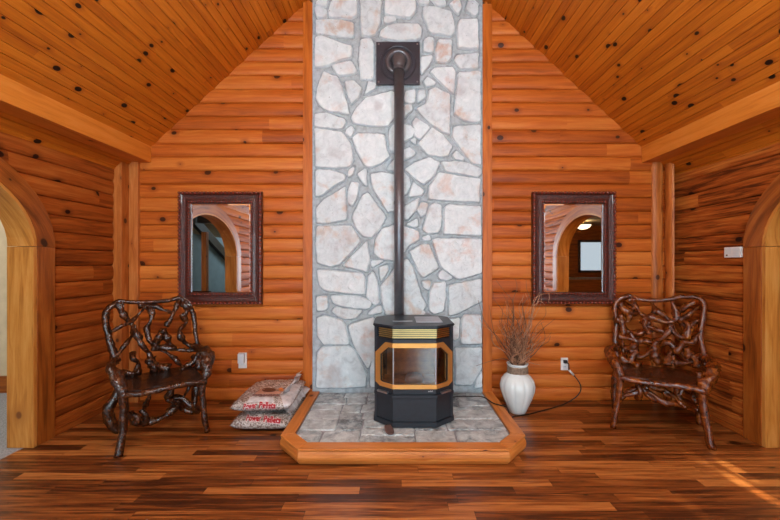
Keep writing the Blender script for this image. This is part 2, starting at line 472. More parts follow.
# rear wall with assumed windows, put in for light (behind the photographer)
assumed_wins = [(-2.4, -.5, .5, 2.1), (.5, 2.45, .5, 2.1)]
bm = bmesh.new()
for (x0, x1, z0, z1) in ((XL, -2.4, 0, 4.4), (-.5, .5, 0, 4.4), (2.45, XR, 0, 4.4), (-2.4, -.5, 0, .5), (.5, 2.45, 0, .5), (-2.4, -.5, 2.1, 4.4), (.5, 2.45, 2.1, 4.4)):
    box(bm, x0, x1, YR-.12, YR, z0, z1)
bmesh.ops.remove_doubles(bm, verts=bm.verts[:], dist=1e-5)
struct(link('wall_rear', bm, 'casing', uv=0))
for i, (x0, x1, z0, z1) in enumerate(assumed_wins):
    bm = bmesh.new(); t = .05
    box(bm, x0, x0+t, YR-.1, YR+.015, z0, z1); box(bm, x1-t, x1, YR-.1, YR+.015, z0, z1)
    box(bm, x0, x1, YR-.1, YR+.015, z0, z0+t); box(bm, x0, x1, YR-.1, YR+.015, z1-t, z1)
    xm = (x0+x1)/2; box(bm, xm-.02, xm+.02, YR-.08, YR-.01, z0, z1)
    w = struct(link('window_%d' % (i+1), bm, 'trim'))
    link('pane', bx(x0+.04, x1-.04, YR-.056, YR-.05, z0+.04, z1-.04), 'pane', w)

# vaulted ceiling: tongue and groove boards running front to back
bm = bmesh.new(); ca = math.atan(RS); cs, sn = math.cos(ca), math.sin(ca)
run = 2.62/cs; bw = .061; nb = int(run/bw)+1
vprof = [(0, 0), (.05, 1), (.95, 1), (1, 0)]
for sgn in (1, -1):
    def place(u, z, b_, sgn=sgn):
        x, zz = z*cs, -z*sn            # z = distance down the slope
        return Vector((RX+sgn*(x-b_*sn), u, RZ+zz-b_*cs))
    log_panel(bm, nb, bw, [(lambda z: YR-.1, lambda z: YB+.06, 0, run)], place, .007, prof=vprof, du=1.1)
    uv = bm.loops.layers.uv.verify()
for f in bm.faces:
    if f.calc_center_median().x > RX:
        for l in f.loops: l[uv].uv = (l[uv].uv[0]+5.3, l[uv].uv[1]+6.1)
# outer skin so that the roof is solid
for sgn in (1, -1):
    q = [(RX, RZ+.15), (RX+sgn*2.75, RZ+.15-2.75*RS)]
    bm.faces.new([bm.verts.new(p) for p in ((q[0][0], YR-.1, q[0][1]), (q[1][0], YR-.1, q[1][1]), (q[1][0], YB+.2, q[1][1]), (q[0][0], YB+.2, q[0][1]))])
struct(link('ceiling', bm, 'ceiling', keepuv=True))

# eave beams, corner posts, chimney trim, base trim
for i, (a, c) in enumerate(((XL, -2.209), (2.236, XR))):
    bm = bx(a, c, YR, YB-.02, 2.163, 2.36, bev=.004)
    struct(link('beam_left' if i == 0 else 'beam_right', bm, 'beam'))
struct(link('trim_1', bx(-2.392, -2.312, 3.235, YB, 0, 2.165, bev=.004), 'post'))
struct(link('trim_2', bx(XL, -2.394, 3.15, 3.25, 0, 2.165, bev=.004), 'post'))
def half_post(c, axis, r, seed):
    bm = bmesh.new(); n = 10; rows = 44; V = []
    for j in range(rows+1):
        z = 2.165*j/rows; row = []
        for k in range(n+1):
            a = PI*k/n; rr = r*(1+.05*noise.noise(Vector((seed, k*.3, z*3))))
            notch = sum(math.exp(-((z-q)/.018)**2) for q in ((.62, 1.32, 1.9) if seed < 5 else (1.12, 1.78)))
            dep = rr*.55*math.sin(a)*(1-.45*notch)
            if axis == 'y': row.append(bm.verts.new((c[0]-rr*math.cos(a), c[1]-dep, z)))
            else: row.append(bm.verts.new((c[0]-dep, c[1]+rr*math.cos(a), z)))
        V.append(row)
    for j in range(rows):
        for k in range(n): bm.faces.new((V[j][k], V[j][k+1], V[j+1][k+1], V[j+1][k]))
    return bm
struct(link('trim_3', half_post((2.372, 3.265), 'y', .05, 1), 'post', smooth=True, uv=2))
struct(link('trim_4', half_post((2.445, 3.2), 'x', .05, 8), 'post', smooth=True, uv=2))
struct(link('trim_5', bx(CL-.083, CL, 3.235, YB, 0, RZ+(CL-.083-RX)*RS, bev=.003), 'trim'))
struct(link('trim_6', bx(CR, CR+.083, 3.235, YB, 0, RZ-(CR+.083-RX)*RS, bev=.003), 'trim'))
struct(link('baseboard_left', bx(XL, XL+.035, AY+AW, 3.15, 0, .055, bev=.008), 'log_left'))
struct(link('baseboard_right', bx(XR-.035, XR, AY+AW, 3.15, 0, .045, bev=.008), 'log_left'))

# ------------------------------------------------------------------ stone chimney
STONES = []
def crop(ox, oy, s, *polys):
    for p in polys: STONES.append([(ox+x/s, oy+y/s) for x, y in p])
crop(305, 0, 5.2,
 [(52,35),(80,32),(112,50),(110,84),(60,84)], [(130,15),(150,-20),(268,-20),(268,75),(240,88),(125,82),(120,50)], [(52,-30),(125,-30),(105,28),(60,20)],
 [(288,-20),(395,-20),(390,110),(365,175),(330,182),(292,175),(290,95)], [(55,100),(180,97),(250,115),(252,185),(230,190),(140,180),(55,170)],
 [(52,190),(80,180),(140,200),(190,222),(243,235),(243,290),(180,305),(110,340),(52,345)], [(290,200),(340,195),(355,220),(355,400),(335,410),(290,408),(280,300)],
 [(140,335),(240,312),(268,365),(255,378),(175,388),(150,360)], [(95,370),(165,395),(190,450),(212,520),(228,590),(170,578),(115,575),(75,545),(55,505),(65,450)],
 [(205,420),(250,415),(295,455),(275,505),(240,540),(215,470)], [(330,420),(370,430),(365,455),(310,490),(325,440)],
 [(320,505),(450,470),(470,480),(468,610),(430,652),(340,650),(250,635),(240,605),(270,555)], [(418,-20),(573,-20),(578,50),(543,88),(468,80),(415,70)],
 [(412,82),(470,85),(475,105),(440,118),(410,115)], [(388,185),(395,155),(440,125),(480,118),(590,120),(608,140),(603,190),(570,205),(500,205),(440,200)])
crop(395, 0, 5.2,
 [(110,-20),(180,-20),(175,15),(130,15)], [(185,-20),(260,-20),(265,20),(220,25)], [(150,30),(200,28),(290,55),(310,110),(310,165),(290,182),(240,172),(180,165),(165,115),(147,80)],
 [(285,15),(330,-20),(350,30),(330,70),(310,45)], [(370,35),(385,-10),(430,-10),(432,65),(415,80),(375,55)], [(330,110),(345,98),(430,95),(435,250),(330,245),(325,170)],
 [(152,200),(175,188),(200,195),(200,265),(175,272),(150,262)], [(225,200),(295,205),(292,300),(270,322),(215,318),(212,260)], [(135,290),(195,285),(190,315),(140,380),(132,330)],
 [(325,282),(435,272),(432,350),(340,355),(308,310)], [(185,370),(210,348),(300,345),(315,370),(305,485),(275,460),(225,410)], [(150,420),(170,395),(212,425),(205,440),(160,445)],
 [(330,375),(445,368),(445,625),(420,635),(360,622),(310,590),(320,480)], [(55,470),(105,462),(105,525),(85,535),(50,525)], [(120,465),(155,462),(160,500),(120,530)])
crop(395, 95, 5.2,
 [(110,70),(160,45),(180,-30),(215,-40),(285,-5),(285,200),(260,195),(195,155),(150,115)], [(65,95),(90,75),(85,45),(50,50),(50,115)], [(90,140),(110,115),(185,165),(130,225),(105,215),(100,170)],
 [(45,150),(85,158),(105,185),(90,215),(45,240)], [(120,250),(195,168),(250,205),(300,265),(280,310),(240,320),(170,305)], [(305,165),(330,158),(445,155),(445,360),(400,350),(340,275),(300,215)],
 [(80,235),(108,220),(105,255)], [(45,285),(75,270),(105,295),(95,315),(45,335)], [(300,310),(320,290),(360,325),(355,340),(310,330)], [(50,385),(100,350),(180,322),(235,350),(200,420),(150,462),(110,440)],
 [(240,345),(360,345),(450,380),(450,405),(430,425),(350,410),(265,395)], [(180,470),(230,400),(330,420),(445,435),(440,555),(300,550),(175,540)], [(45,400),(75,430),(80,470),(60,510),(45,520)], [(95,450),(155,500),(140,520),(70,530)])
crop(305, 95, 5.2,
 [(50,95),(110,92),(200,120),(212,140),(195,175),(110,170),(50,160)], [(50,170),(190,190),(240,260),(248,340),(230,370),(150,378),(55,370)], [(215,175),(240,160),(255,175),(238,220),(210,195)],
 [(245,220),(270,198),(380,200),(412,205),(425,290),(440,320),(400,350),(340,375),(310,365),(270,290)], [(440,180),(460,150),(500,160),(500,290),(440,290),(435,220)], [(55,390),(130,390),(205,412),(205,440),(150,470),(90,520),(55,525)],
 [(225,390),(255,375),(250,410),(225,425)], [(272,410),(315,380),(320,470),(300,460)], [(340,410),(400,400),(462,415),(500,430),(500,590),(430,608),(400,560),(350,480)],
 [(55,590),(100,540),(210,475),(215,640),(200,650),(120,665),(60,665)], [(225,490),(240,450),(280,455),(270,530),(245,575),(225,560)], [(440,360),(462,335),(500,340),(500,400),(425,385)])
crop(305, 190, 5.2,
 [(245,140),(300,25),(325,12),(360,60),(420,140),(390,200),(340,250),(300,240),(260,190)], [(60,190),(235,185),(265,225),(285,270),(180,385),(130,400),(65,380),(55,300)], [(195,395),(320,265),(335,360),(325,425),(260,410)],
 [(358,330),(370,250),(405,200),(460,182),(520,190),(590,215),(595,255),(540,290),(470,370),(390,355)], [(345,370),(410,368),(350,400)], [(60,415),(200,425),(295,435),(312,460),(308,545),(240,540),(100,522),(75,500)],
 [(330,450),(350,425),(375,470),(385,590),(365,600),(318,560)], [(385,400),(430,392),(432,420),(395,475)], [(395,560),(395,500),(445,440),(480,390),(530,360),(560,400),(600,540),(630,600),(600,650),(420,650)])
crop(395, 190, 5.2,
 [(50,85),(130,38),(115,95),(70,150),(48,155)], [(115,100),(140,62),(172,70),(160,120),(135,140)], [(185,80),(210,65),(242,80),(238,190),(225,220),(170,225),(145,205),(160,150)], [(258,90),(280,75),(445,85),(450,235),(255,228)],
 [(60,180),(115,150),(120,185),(100,190)], [(145,245),(180,235),(185,260),(150,262)], [(75,320),(150,280),(178,285),(225,405),(150,455),(130,440)], [(195,260),(215,252),(450,255),(452,430),(330,465),(240,400),(215,330)],
 [(225,440),(245,415),(300,455),(270,470),(230,460)], [(140,475),(185,475),(180,520),(150,510)], [(200,485),(262,480),(262,560),(250,630),(205,645),(178,630),(180,540)], [(280,500),(330,485),(450,465),(450,580),(390,610),(330,640),(280,655)])
crop(305, 290, 4.947,
 [(55,35),(105,30),(112,85),(100,100),(60,105)], [(125,30),(250,30),(330,55),(325,90),(300,95),(170,80),(140,65)], [(130,105),(150,85),(280,105),(250,140),(200,145),(160,130)], [(310,120),(360,75),(380,85),(380,110),(330,122)],
 [(60,140),(90,128),(180,150),(200,180),(215,265),(200,272),(90,268),(60,230)], [(215,180),(240,165),(340,140),(345,250),(335,340),(310,390),(260,310),(235,260)], [(60,310),(85,285),(215,280),(250,305),(305,420),(300,478),(200,485),(55,485)],
 [(340,300),(440,310),(440,480),(325,480),(322,410)], [(370,150),(500,150),(500,290),(360,280)])
crop(395, 290, 4.947,
 [(60,110),(110,90),(150,110),(140,125),(70,125)], [(330,150),(345,125),(425,125),(430,265),(330,268)], [(270,150),(320,140),(315,240),(295,250),(270,200)], [(300,290),(430,290),(435,390),(380,470),(300,470)], [(405,440),(435,405),(437,480),(395,485)],
 [(70,150),(250,150),(250,300),(70,290)], [(20,310),(280,310),(280,480),(20,480)])
# above the picture's top edge the same masonry goes on up to the ridge
y = -10.0
while y > -72:
    h = R.uniform(17, 26); x = 314.0
    while x < 476:
        w = min(R.uniform(20, 42), 481-x)
        if 481-x-w < 10: w = 481-x
        STONES.append([(x+2, y-h+2+R.uniform(0, 4)), (x+w*.5, y-h+R.uniform(0, 4)), (x+w-3, y-h+3), (x+w-2, y-3), (x+w*.4, y-1-R.uniform(0, 3)), (x+3, y-3)]); x += w
    y -= h
def add_stone(bm, lay, poly, place, base, proud, idx, inset=.010, grow=.004, rough=.006):
    """poly: list of 2D points (m); place(a, b, proud)->point"""
    n0 = len(poly); area = sum(poly[i][0]*poly[(i+1) % n0][1]-poly[(i+1) % n0][0]*poly[i][1] for i in range(n0))
    if area < 0: poly = poly[::-1]
    # cut corners once, then resample with a rough edge
    pts = []
    for i in range(n0):
        p, q = Vector(poly[i]), Vector(poly[(i+1) % n0])
        d = min(.15, .009/max((q-p).length, 1e-4))
        pts += [p.lerp(q, d), p.lerp(q, 1-d)]
    rs = []
    for i in range(len(pts)):
        p, q = pts[i], pts[(i+1) % len(pts)]; m = max(1, int((q-p).length/.03))
        rs += [p.lerp(q, k/m) for k in range(m)]
    n = len(rs); c = sum(rs, Vector((0, 0)))/n
    nor = []
    for i in range(n):
        t = (rs[(i+1) % n]-rs[i-1]); nor.append(Vector((t.y, -t.x)).normalized() if t.length > 1e-9 else Vector((0, 0)))
    js = [rough*noise.noise(Vector((p.x*23, p.y*23, idx*1.7))) for p in rs]
    small = min(1, (max(p.x for p in rs)-min(p.x for p in rs))/.12, (max(p.y for p in rs)-min(p.y for p in rs))/.12)
    inset *= small
    rings = []
    for off, pr in ((grow+.003, base), (grow, base+(proud-base)*.55), (grow-inset*.45, base+(proud-base)*.9), (grow-inset, proud)):
        rings.append([bm.verts.new(place(*(p+nn*(off+j)), pr+(.003*noise.noise(Vector((p.x*9, p.y*9, idx))) if pr > base else 0))) for p, nn, j in zip(rs, nor, js)])
    fs = []
    for a, d in zip(rings, rings[1:]):
        for k in range(n): fs.append(bm.faces.new((a[k], a[(k+1) % n], d[(k+1) % n], d[k])))
    fs.append(bm.faces.new(rings[-1]))
    for f in fs:
        f[lay] = idx*.137+.01; f.smooth = len(f.verts) == 4
YM, YS = 3.258, 3.236         # mortar plane, stone face
POLYS = []
bm = bmesh.new(); lay = bm.faces.layers.float.new('stone_id')
for i, p in enumerate(STONES):
    poly = [((x-CX)/F*YS, H-(y_-CY)/F*YS) for x, y_ in p]
    poly = [(min(max(a, CL+.008), CR-.008), min(c, RZ-.12-abs(a-RX)*RS)) for a, c in poly]
    add_stone(bm, lay, poly, lambda a, c, pr: Vector((a, YM-pr, c)), -.013, (YM-YS)*R.uniform(.75, 1.1), i, .009, .004)
    POLYS.append(poly)
chim = bmesh.new()
box(chim, CL, CR, YM+.019, YB, 0, RZ-.8*RS)
st = link('wall_chimney', chim, 'mortar'); struct(st)
# mortar joints: a raised bead between the stones with a tooled groove along each stone edge
import numpy as np
gs = .0065; nx_, nz_ = int((CR-CL)/gs)+1, int((RZ-.8*RS-.08)/gs)+1
gx = np.linspace(CL, CR, nx_); gz = np.linspace(.08, RZ-.8*RS, nz_)
D = np.full((nz_, nx_), 1.0)
for poly in POLYS:
    P_ = np.array(poly); i0, i1 = np.searchsorted(gx, [P_[:, 0].min()-.03, P_[:, 0].max()+.03]); k0, k1 = np.searchsorted(gz, [P_[:, 1].min()-.03, P_[:, 1].max()+.03])
    if i1 <= i0 or k1 <= k0: continue
    X_, Z_ = np.meshgrid(gx[i0:i1], gz[k0:k1]); d = np.full(X_.shape, 9.0); ins = np.zeros(X_.shape, bool)
    for a_, c_ in zip(P_, np.roll(P_, -1, 0)):
        e_ = c_-a_; t_ = np.clip(((X_-a_[0])*e_[0]+(Z_-a_[1])*e_[1])/max(e_@e_, 1e-9), 0, 1)
        d = np.minimum(d, np.hypot(X_-a_[0]-t_*e_[0], Z_-a_[1]-t_*e_[1]))
        if abs(e_[1]) > 1e-9: ins ^= ((a_[1] > Z_) != (c_[1] > Z_)) & (X_ < e_[0]*(Z_-a_[1])/e_[1]+a_[0])
    D[k0:k1, i0:i1] = np.minimum(D[k0:k1, i0:i1], np.where(ins, 0, d))
pr_ = .007-.020*np.exp(-(np.maximum(D-.004, 0)/.0075)**2)
rg = np.random.default_rng(3); pr_ += rg.normal(0, .0007, D.shape)
X_, Z_ = np.meshgrid(gx, gz); co_ = np.stack([X_, YM-pr_, Z_], -1).reshape(-1, 3)
ii = np.arange(nz_*nx_).reshape(nz_, nx_); q_ = np.stack([ii[:-1, :-1], ii[:-1, 1:], ii[1:, 1:], ii[1:, :-1]], -1).reshape(-1, 4)
me = bpy.data.meshes.new('mortar_joints'); me.from_pydata(co_.tolist(), [], q_.tolist()); me.materials.append(M['mortar']); me.shade_smooth()
o = bpy.data.objects.new('mortar_joints', me); COL.objects.link(o); o.parent = st
link('stone_facing', bm, 'stone', st)

# ------------------------------------------------------------------ hearth
HB = 3.236
hx0, hx1, hc, hy0, hy1 = -.766, .874, .166, 2.228, 2.41
outer = [(hx0, HB), (hx0, hy1), (hx0+hc, hy0), (hx1-hc, hy0), (hx1, hy1), (hx1, HB)]
def inset_line(poly, d):
    out = []
    for i in range(len(poly)):
        p = Vector(poly[i])
        ds = []
        if i > 0: ds.append((p-Vector(poly[i-1])).normalized())
        if i < len(poly)-1: ds.append((Vector(poly[i+1])-p).normalized())
        ns = [Vector((-t.y, t.x)) for t in ds]
        if len(ns) == 1: out.append(p+ns[0]*d)
        else:
            m = (ns[0]+ns[1]).normalized(); out.append(p+m*(d/m.dot(ns[0])))
    return out
inner = inset_line(outer, .088)
hearth = thing('hearth', 'raised stone hearth edged with rounded orange pine logs in front of the chimney', 'hearth', (.054, 2.75, 0))
HT = .1
# log sections: rounded front, flat top
logo = inset_line(outer, .006); logi = inset_line(outer, .07)
for i in range(5):
    bm = bmesh.new(); rings = []
    for s in (0, 1):
        po, pi_ = Vector(logo[i+s]), Vector(logi[i+s]); ring = []
        for t, z in ((1, 0), (.1, 0), (.0, .008), (-.13, .025), (-.18, .045), (-.13, .065), (.0, .08), (.1, .084), (1, .084)):
            q = po.lerp(pi_, t); ring.append(bm.verts.new((q.x, q.y, z)))
        rings.append(ring)
    n = len(rings[0])
    for k in range(n): bm.faces.new((rings[0][k], rings[0][(k+1) % n], rings[1][(k+1) % n], rings[1][k]))
    bm.faces.new(rings[0][::-1]); bm.faces.new(rings[1]); bmesh.ops.recalc_face_normals(bm, faces=bm.faces[:])
    link('edge_log', bm, 'hearth_wood', hearth, uv=0 if i in (1, 2, 3) else 1)
    bm = bmesh.new()
    prism(bm, [outer[i], outer[i+1], tuple(inner[i+1]), tuple(inner[i])], .085, HT)
    bmesh.ops.recalc_face_normals(bm, faces=bm.faces[:])
    bmesh.ops.bevel(bm, geom=bm.edges[:], offset=.003, segments=1, affect='EDGES')
    link('cap_board', bm, 'hearth_wood', hearth, uv=0 if i in (1, 2, 3) else 1)
inn = inset_line(outer, .0885)
bm = prism(bmesh.new(), [tuple(p) for p in inn], .0, .083)
bmesh.ops.recalc_face_normals(bm, faces=bm.faces[:])
bed = link('mortar_bed', bm, 'hearth_mortar', hearth)
def clip(poly, a, c):            # keep the side left of a->c
    out = []; n = len(poly); e = c-a
    for i in range(n):
        p, q = poly[i], poly[(i+1) % n]; sp = e.x*(p-a).y-e.y*(p-a).x; sq = e.x*(q-a).y-e.y*(q-a).x
        if sp >= 0: out.append(p)
        if sp*sq < 0: out.append(p.lerp(q, sp/(sp-sq)))
    return out
bm = bmesh.new(); lay = bm.faces.layers.float.new('stone_id'); cl = inset_line(outer, .093)
rr = random.Random(21); blocks = []
def split(x0, y0, x1, y1, dep):
    w, h = x1-x0, y1-y0
    if (w < .42 and h < .2 and (dep > 3 or rr.random() < .45)) or w*h < .016 or dep > 7: blocks.append((x0, y0, x1, y1)); return
    if w/1.9 > h: c = x0+w*rr.uniform(.35, .65); split(x0, y0, c, y1, dep+1); split(c, y0, x1, y1, dep+1)
    else: c = y0+h*rr.uniform(.35, .65); split(x0, y0, x1, c, dep+1); split(x0, c, x1, y1, dep+1)
split(hx0+.09, hy0+.09, hx1-.09, HB-.004, 0)
for i, (x0, y0, x1, y1) in enumerate(blocks):
    g = .006; p = [Vector((x0+g, y0+g)), Vector((x1-g, y0+g)), Vector((x1-g, y1-g)), Vector((x0+g, y1-g))]
    p = [q+Vector((rr.uniform(-1, 1), rr.uniform(-1, 1)))*.007 for q in p]
    for k in range(5): p = clip(p, Vector(cl[k]), Vector(cl[k+1]))
    if len(p) < 3: continue
    xs = [q.x for q in p]; ys = [q.y for q in p]
    if max(xs)-min(xs) < .03 or max(ys)-min(ys) < .03: continue
    add_stone(bm, lay, [tuple(q) for q in p], lambda a, c, pr: Vector((a, c, .083+pr)), -.002,   .009*rr.uniform(.6, 1.1), i, .008, .0, .004)
link('stone_paving', bm, 'hearth_stone', hearth)

# ------------------------------------------------------------------ pellet stove
SX, SY, ST = .138, 2.535, .0965   # centre x, front face y, hearth height under it
stove = thing('pellet_stove', 'black steel pellet stove with brass framed bay window standing on the stone hearth', 'stove', (SX, 2.8, ST))
def oct_plan(g):                 # octagon grown by g
    a, c = .283+g, .150+g*.6
    return [(SX-c, SY-g), (SX+c, SY-g), (SX+a, SY+.11-g*.4), (SX+a, SY+.43), (SX+c, SY+.555), (SX-c, SY+.555), (SX-a, SY+.43), (SX-a, SY+.11-g*.4)]
FR = [Vector((-.283, .11)), Vector((-.150, 0)), Vector((.150, 0)), Vector((.283, .11))]
SL = (FR[1]-FR[0]).length
def smap(s, z, off=0.0):
    """s metres along the three-sided front, z height above the floor, off outward"""
    d = abs(s); sg = 1 if s >= 0 else -1
    n1 = Vector((0, -1)); n2 = Vector((.11, -.133)).normalized()
    if d <= .150+1e-6:
        p = Vector((d, 0)); nn = n1
        if d > .149: nn = (n1+n2).normalized(); nn = nn/nn.dot(n1)
    else:
        p = FR[2].lerp(FR[3], (d-.150)/SL); nn = n2
    p = p+nn*off
    return Vector((SX+sg*p.x, SY+p.y, z))
def strip(bm, s0, s1, z0, z1, o0, o1):
    """box following the bay front"""
    ss = [s0]+[s for s in (-.150, .150) if s0 < s < s1]+[s1]
    R4 = [[bm.verts.new(smap(s, z, o)) for z, o in ((z0, o0), (z1, o0), (z1, o1), (z0, o1))] for s in ss]
    for a, c in zip(R4, R4[1:]):
        for k in range(4): bm.faces.new((a[k], a[(k+1) % 4], c[(k+1) % 4], c[k]))
    bm.faces.new(R4[0]); bm.faces.new(R4[-1][::-1])
    bmesh.ops.recalc_face_normals(bm, faces=bm.faces[:]); return bm
def ring_panel(outer, inner, o0, o1):
    bm = bmesh.new(); n = len(outer); V = [[bm.verts.new(smap(s, z, o)) for s, z in L] for L in (outer, inner) for o in (o0, o1)]
    for i in range(n):
        j = (i+1) % n
        for a, c in ((1, 3), (0, 1), (3, 2), (2, 0)): bm.faces.new((V[a][i], V[a][j], V[c][j], V[c][i]))
    bmesh.ops.recalc_face_normals(bm, faces=bm.faces[:]); return bm
SE = .150+SL
# cabinet: sides and back, floor of firebox, hood
bm = bmesh.new()
P = oct_plan(0)
prism(bm, [P[2], P[3], P[4], P[5], P[6], P[7], (SX-.25, SY+.115), (SX-.25, SY+.33), (SX+.25, SY+.33), (SX+.25, SY+.115)], ST+.03, .795)
prism(bm, [P[0], P[1], (SX+.262, SY+.098), (SX+.262, SY+.36), (SX-.262, SY+.36), (SX-.262, SY+.098)], ST+.03, .36)
prism(bm, [(SX-.15, SY+.02), (SX+.15, SY+.02), (SX+.255, SY+.112), (SX+.255, SY+.36), (SX-.255, SY+.36), (SX-.255, SY+.112)], .70, .795)
bmesh.ops.recalc_face_normals(bm, faces=bm.faces[:])
link('cabinet', bm, 'stove', stove)
bm = prism(bmesh.new(), oct_plan(.012), ST, ST+.038, bev=.004)
link('plinth', bm, 'stove', stove)
bm = prism(bmesh.new(), oct_plan(.016), .792, .8105, bev=.006)
top = link('top_plate', bm, 'stove', stove)
link('hopper_lid', bx(SX-.0+.02, SX+.215, SY+.13, SY+.40, .8105, .818, bev=.003), 'lid', stove)
link('vent_slot', bx(SX-.155, SX-.005, SY+.19, SY+.215, .8105, .8135, bev=.001), 'chrome', stove)
bm = bmesh.new(); box(bm, SX-.20, SX+.20, SY+.317, SY+.3295, .37, .69); link('firebox_back', bm, 'stove_in', stove)
bm = bmesh.new(); box(bm, SX-.22, SX+.22, SY+.06, SY+.32, .362, .372); link('firebox_floor', bm, 'stove_in', stove)
bm = bmesh.new()
lathe(bm, [(.07, 0), (.068, .03), (.055, .05), (.035, .058), (.002, .06)], (SX+.005, SY+.15, .372), 20, None)
link('burn_pot', bm, 'pot', stove, smooth=True)
# door
ol = [(-.318,.60),(-.318,.713),(-.150,.713),(.150,.713),(.318,.713),(.318,.60),(.318,.385),(.318,.336),(.150,.336),(-.150,.336),(-.318,.336),(-.318,.385)]
gl = [(-.308,.605),(-.215,.688),(-.150,.688),(.150,.688),(.215,.688),(.308,.605),(.308,.392),(.265,.368),(.150,.368),(-.150,.368),(-.265,.368),(-.308,.392)]
il = [(-.268,.592),(-.190,.656),(-.150,.656),(.150,.656),(.190,.656),(.268,.592),(.268,.405),(.252,.398),(.150,.398),(-.150,.398),(-.252,.398),(-.268,.405)]
door = link('door', ring_panel(ol, il, -.012, .004), 'stove', stove)
link('window_frame', ring_panel(gl, il, .003, .014), 'gold', door)
bm = bmesh.new()
cf = [bm.verts.new(smap(s, z, -.004)) for s, z in ((-.150,.65+.01), (-.150,.39), (.150,.39), (.150,.66))]; bm.faces.new(cf)
for g in (1, -1):
    q = [bm.verts.new(smap(g*s, z, -.004)) for s, z in ((.150,.66),(.193,.66),(.272,.596),(.272,.402),(.255,.392),(.150,.39))]; bm.faces.new(q if g < 0 else q[::-1])
link('glass_pane', bm, 'stove_pane', door)
bm = bmesh.new()
bm.free()
for g in (1, -1): link('glass_edging', strip(bmesh.new(), g*.150-.004, g*.150+.004, .398, .656, -.003, .005), 'chrome', door)
# brass louvres
for k in range(5):
    z = .725+.0135*k
    link('louvre', strip(bmesh.new(), -.275, .275, z, z+.0075, .002, .014), 'brass', stove)
link('ash_ledge', strip(bmesh.new(), -SE+.01, SE-.01, .305, .327, 0, .022), 'stove', stove)
for g in (1, -1): link('hinge', strip(bmesh.new(), *sorted((g*.19, g*.285)), .326, .338, .004, .024), 'chrome', stove)
link('ash_door', strip(bmesh.new(), -SE+.025, SE-.025, .14, .298, 0, .006), 'stove', stove)
for g in (1, -1): link('corner_post', strip(bmesh.new(), *sorted((g*(SE-.022), g*(SE+.0))), ST+.035, .795, -.01, .008), 'stove_side', stove)
bm = bmesh.new(); x = .095
for w in (.012, .004, .006, .004): strip(bm, x, x+w, .346, .352+(.004 if w < .005 else 0), .0041, .0048); x += w+.002
link('badge', bm, 'chrome', stove)
# stove pipe
PX, PY, PZ = .035, 3.158, 3.06; YS = 3.2285
pipe = thing('stove_pipe', 'black stove pipe rising behind the stove to a square plate on the chimney', 'stove pipe', (PX, PY, .0965))
link('pipe', tube(bmesh.new(), [(PX, PY, .0965), (PX, PY, 2.98)], .043, 20, smoothpath=False), 'pipe', pipe, smooth=True)
el = [(PX, PY, 2.97), (PX, PY, 3.0)]+[(PX, PY+.05-.05*math.cos(a), 3.0+.06*math.sin(a)) for a in (.4, .8, 1.2, 1.57)]+[(PX, YS-.014, 3.06)]
link('elbow', tube(bmesh.new(), el, [.05, .052, .056, .06, .063, .066, .066], 20, .01), 'pipe', pipe, smooth=True)
for z in (1.78, 2.955, 2.985): link('collar', tube(bmesh.new(), [(PX, PY, z-.012), (PX, PY, z+.012)], .047 if z < 2 else .05, 20, smoothpath=False), 'pipe', pipe)
tz = 3.04; tx = .027
plate = link('wall_plate', bx(tx-.195, tx+.195, YS-.014, YS, tz-.19, tz+.19, bev=.003), 'plate', pipe)
def ringtorus(cx, cz, r, w, y, d):
    bm = bmesh.new(); n = 40; V = []
    for k in range(n):
        a = 2*PI*k/n; V.append([bm.verts.new((cx+q*math.cos(a), y-dd, cz+q*math.sin(a))) for q, dd in ((r+w, 0), (r+w*.6, d), (r-w*.6, d), (r-w, 0))])
    for k in range(n):
        for j in range(3): bm.faces.new((V[k][j], V[(k+1) % n][j], V[(k+1) % n][j+1], V[k][j+1]))
    bmesh.ops.recalc_face_normals(bm, faces=bm.faces[:]); return bm
link('trim_ring', ringtorus(tx, tz, .15, .014, YS-.013, .014), 'plate', pipe, smooth=True)
link('trim_ring', ringtorus(tx, tz+.005, .095, .024, YS-.013, .03), 'pipe', pipe, smooth=True)
for sx in (1, -1):
    for sz in (1, -1):
        bm = bmesh.new(); bmesh.ops.create_uvsphere(bm, u_segments=8, v_segments=6, radius=.008, matrix=Matrix.Translation((tx+sx*.172, YS-.015, tz+sz*.168)))
        link('screw', bm, 'chrome', pipe)

# small tongue of metal beside the plinth
bm = bmesh.new(); c0 = at(389.5, 430, 2.5); n = 10
base = Vector((c0.x, 2.46, 0)); dirv = Vector((.25, -1, 0)).normalized(); sd = Vector((1, .25, 0)).normalized()
prof = [(-.06, .022), (-.03, .026), (0, .029), (.025, .027), (.042, .018), (.048, .006)]
L = [(base+dirv*t+sd*w, base+dirv*t-sd*w) for t, w in prof]; zf = lambda t: .0965+.012*max(0, .05-t)/.1+.001
V = []
for (a, c), (t, w) in zip(L, prof):
    V.append([bm.verts.new((q.x, q.y, zf(t)+dz)) for q, dz in ((a, 0), (c, 0), (c, .01), (a, .01))])
for a, c in zip(V, V[1:]):
    for k in range(4): bm.faces.new((a[k], a[(k+1) % 4], c[(k+1) % 4], c[k]))
bm.faces.new(V[0][::-1]); bm.faces.new(V[-1]); bmesh.ops.recalc_face_normals(bm, faces=bm.faces[:])
bmesh.ops.bevel(bm, geom=bm.edges[:], offset=.002, segments=1, affect='EDGES')
tag(link('metal_tongue', bm, 'rust'), 'small dull brown rounded metal tongue lying on the hearth at the stove foot', 'scraper')

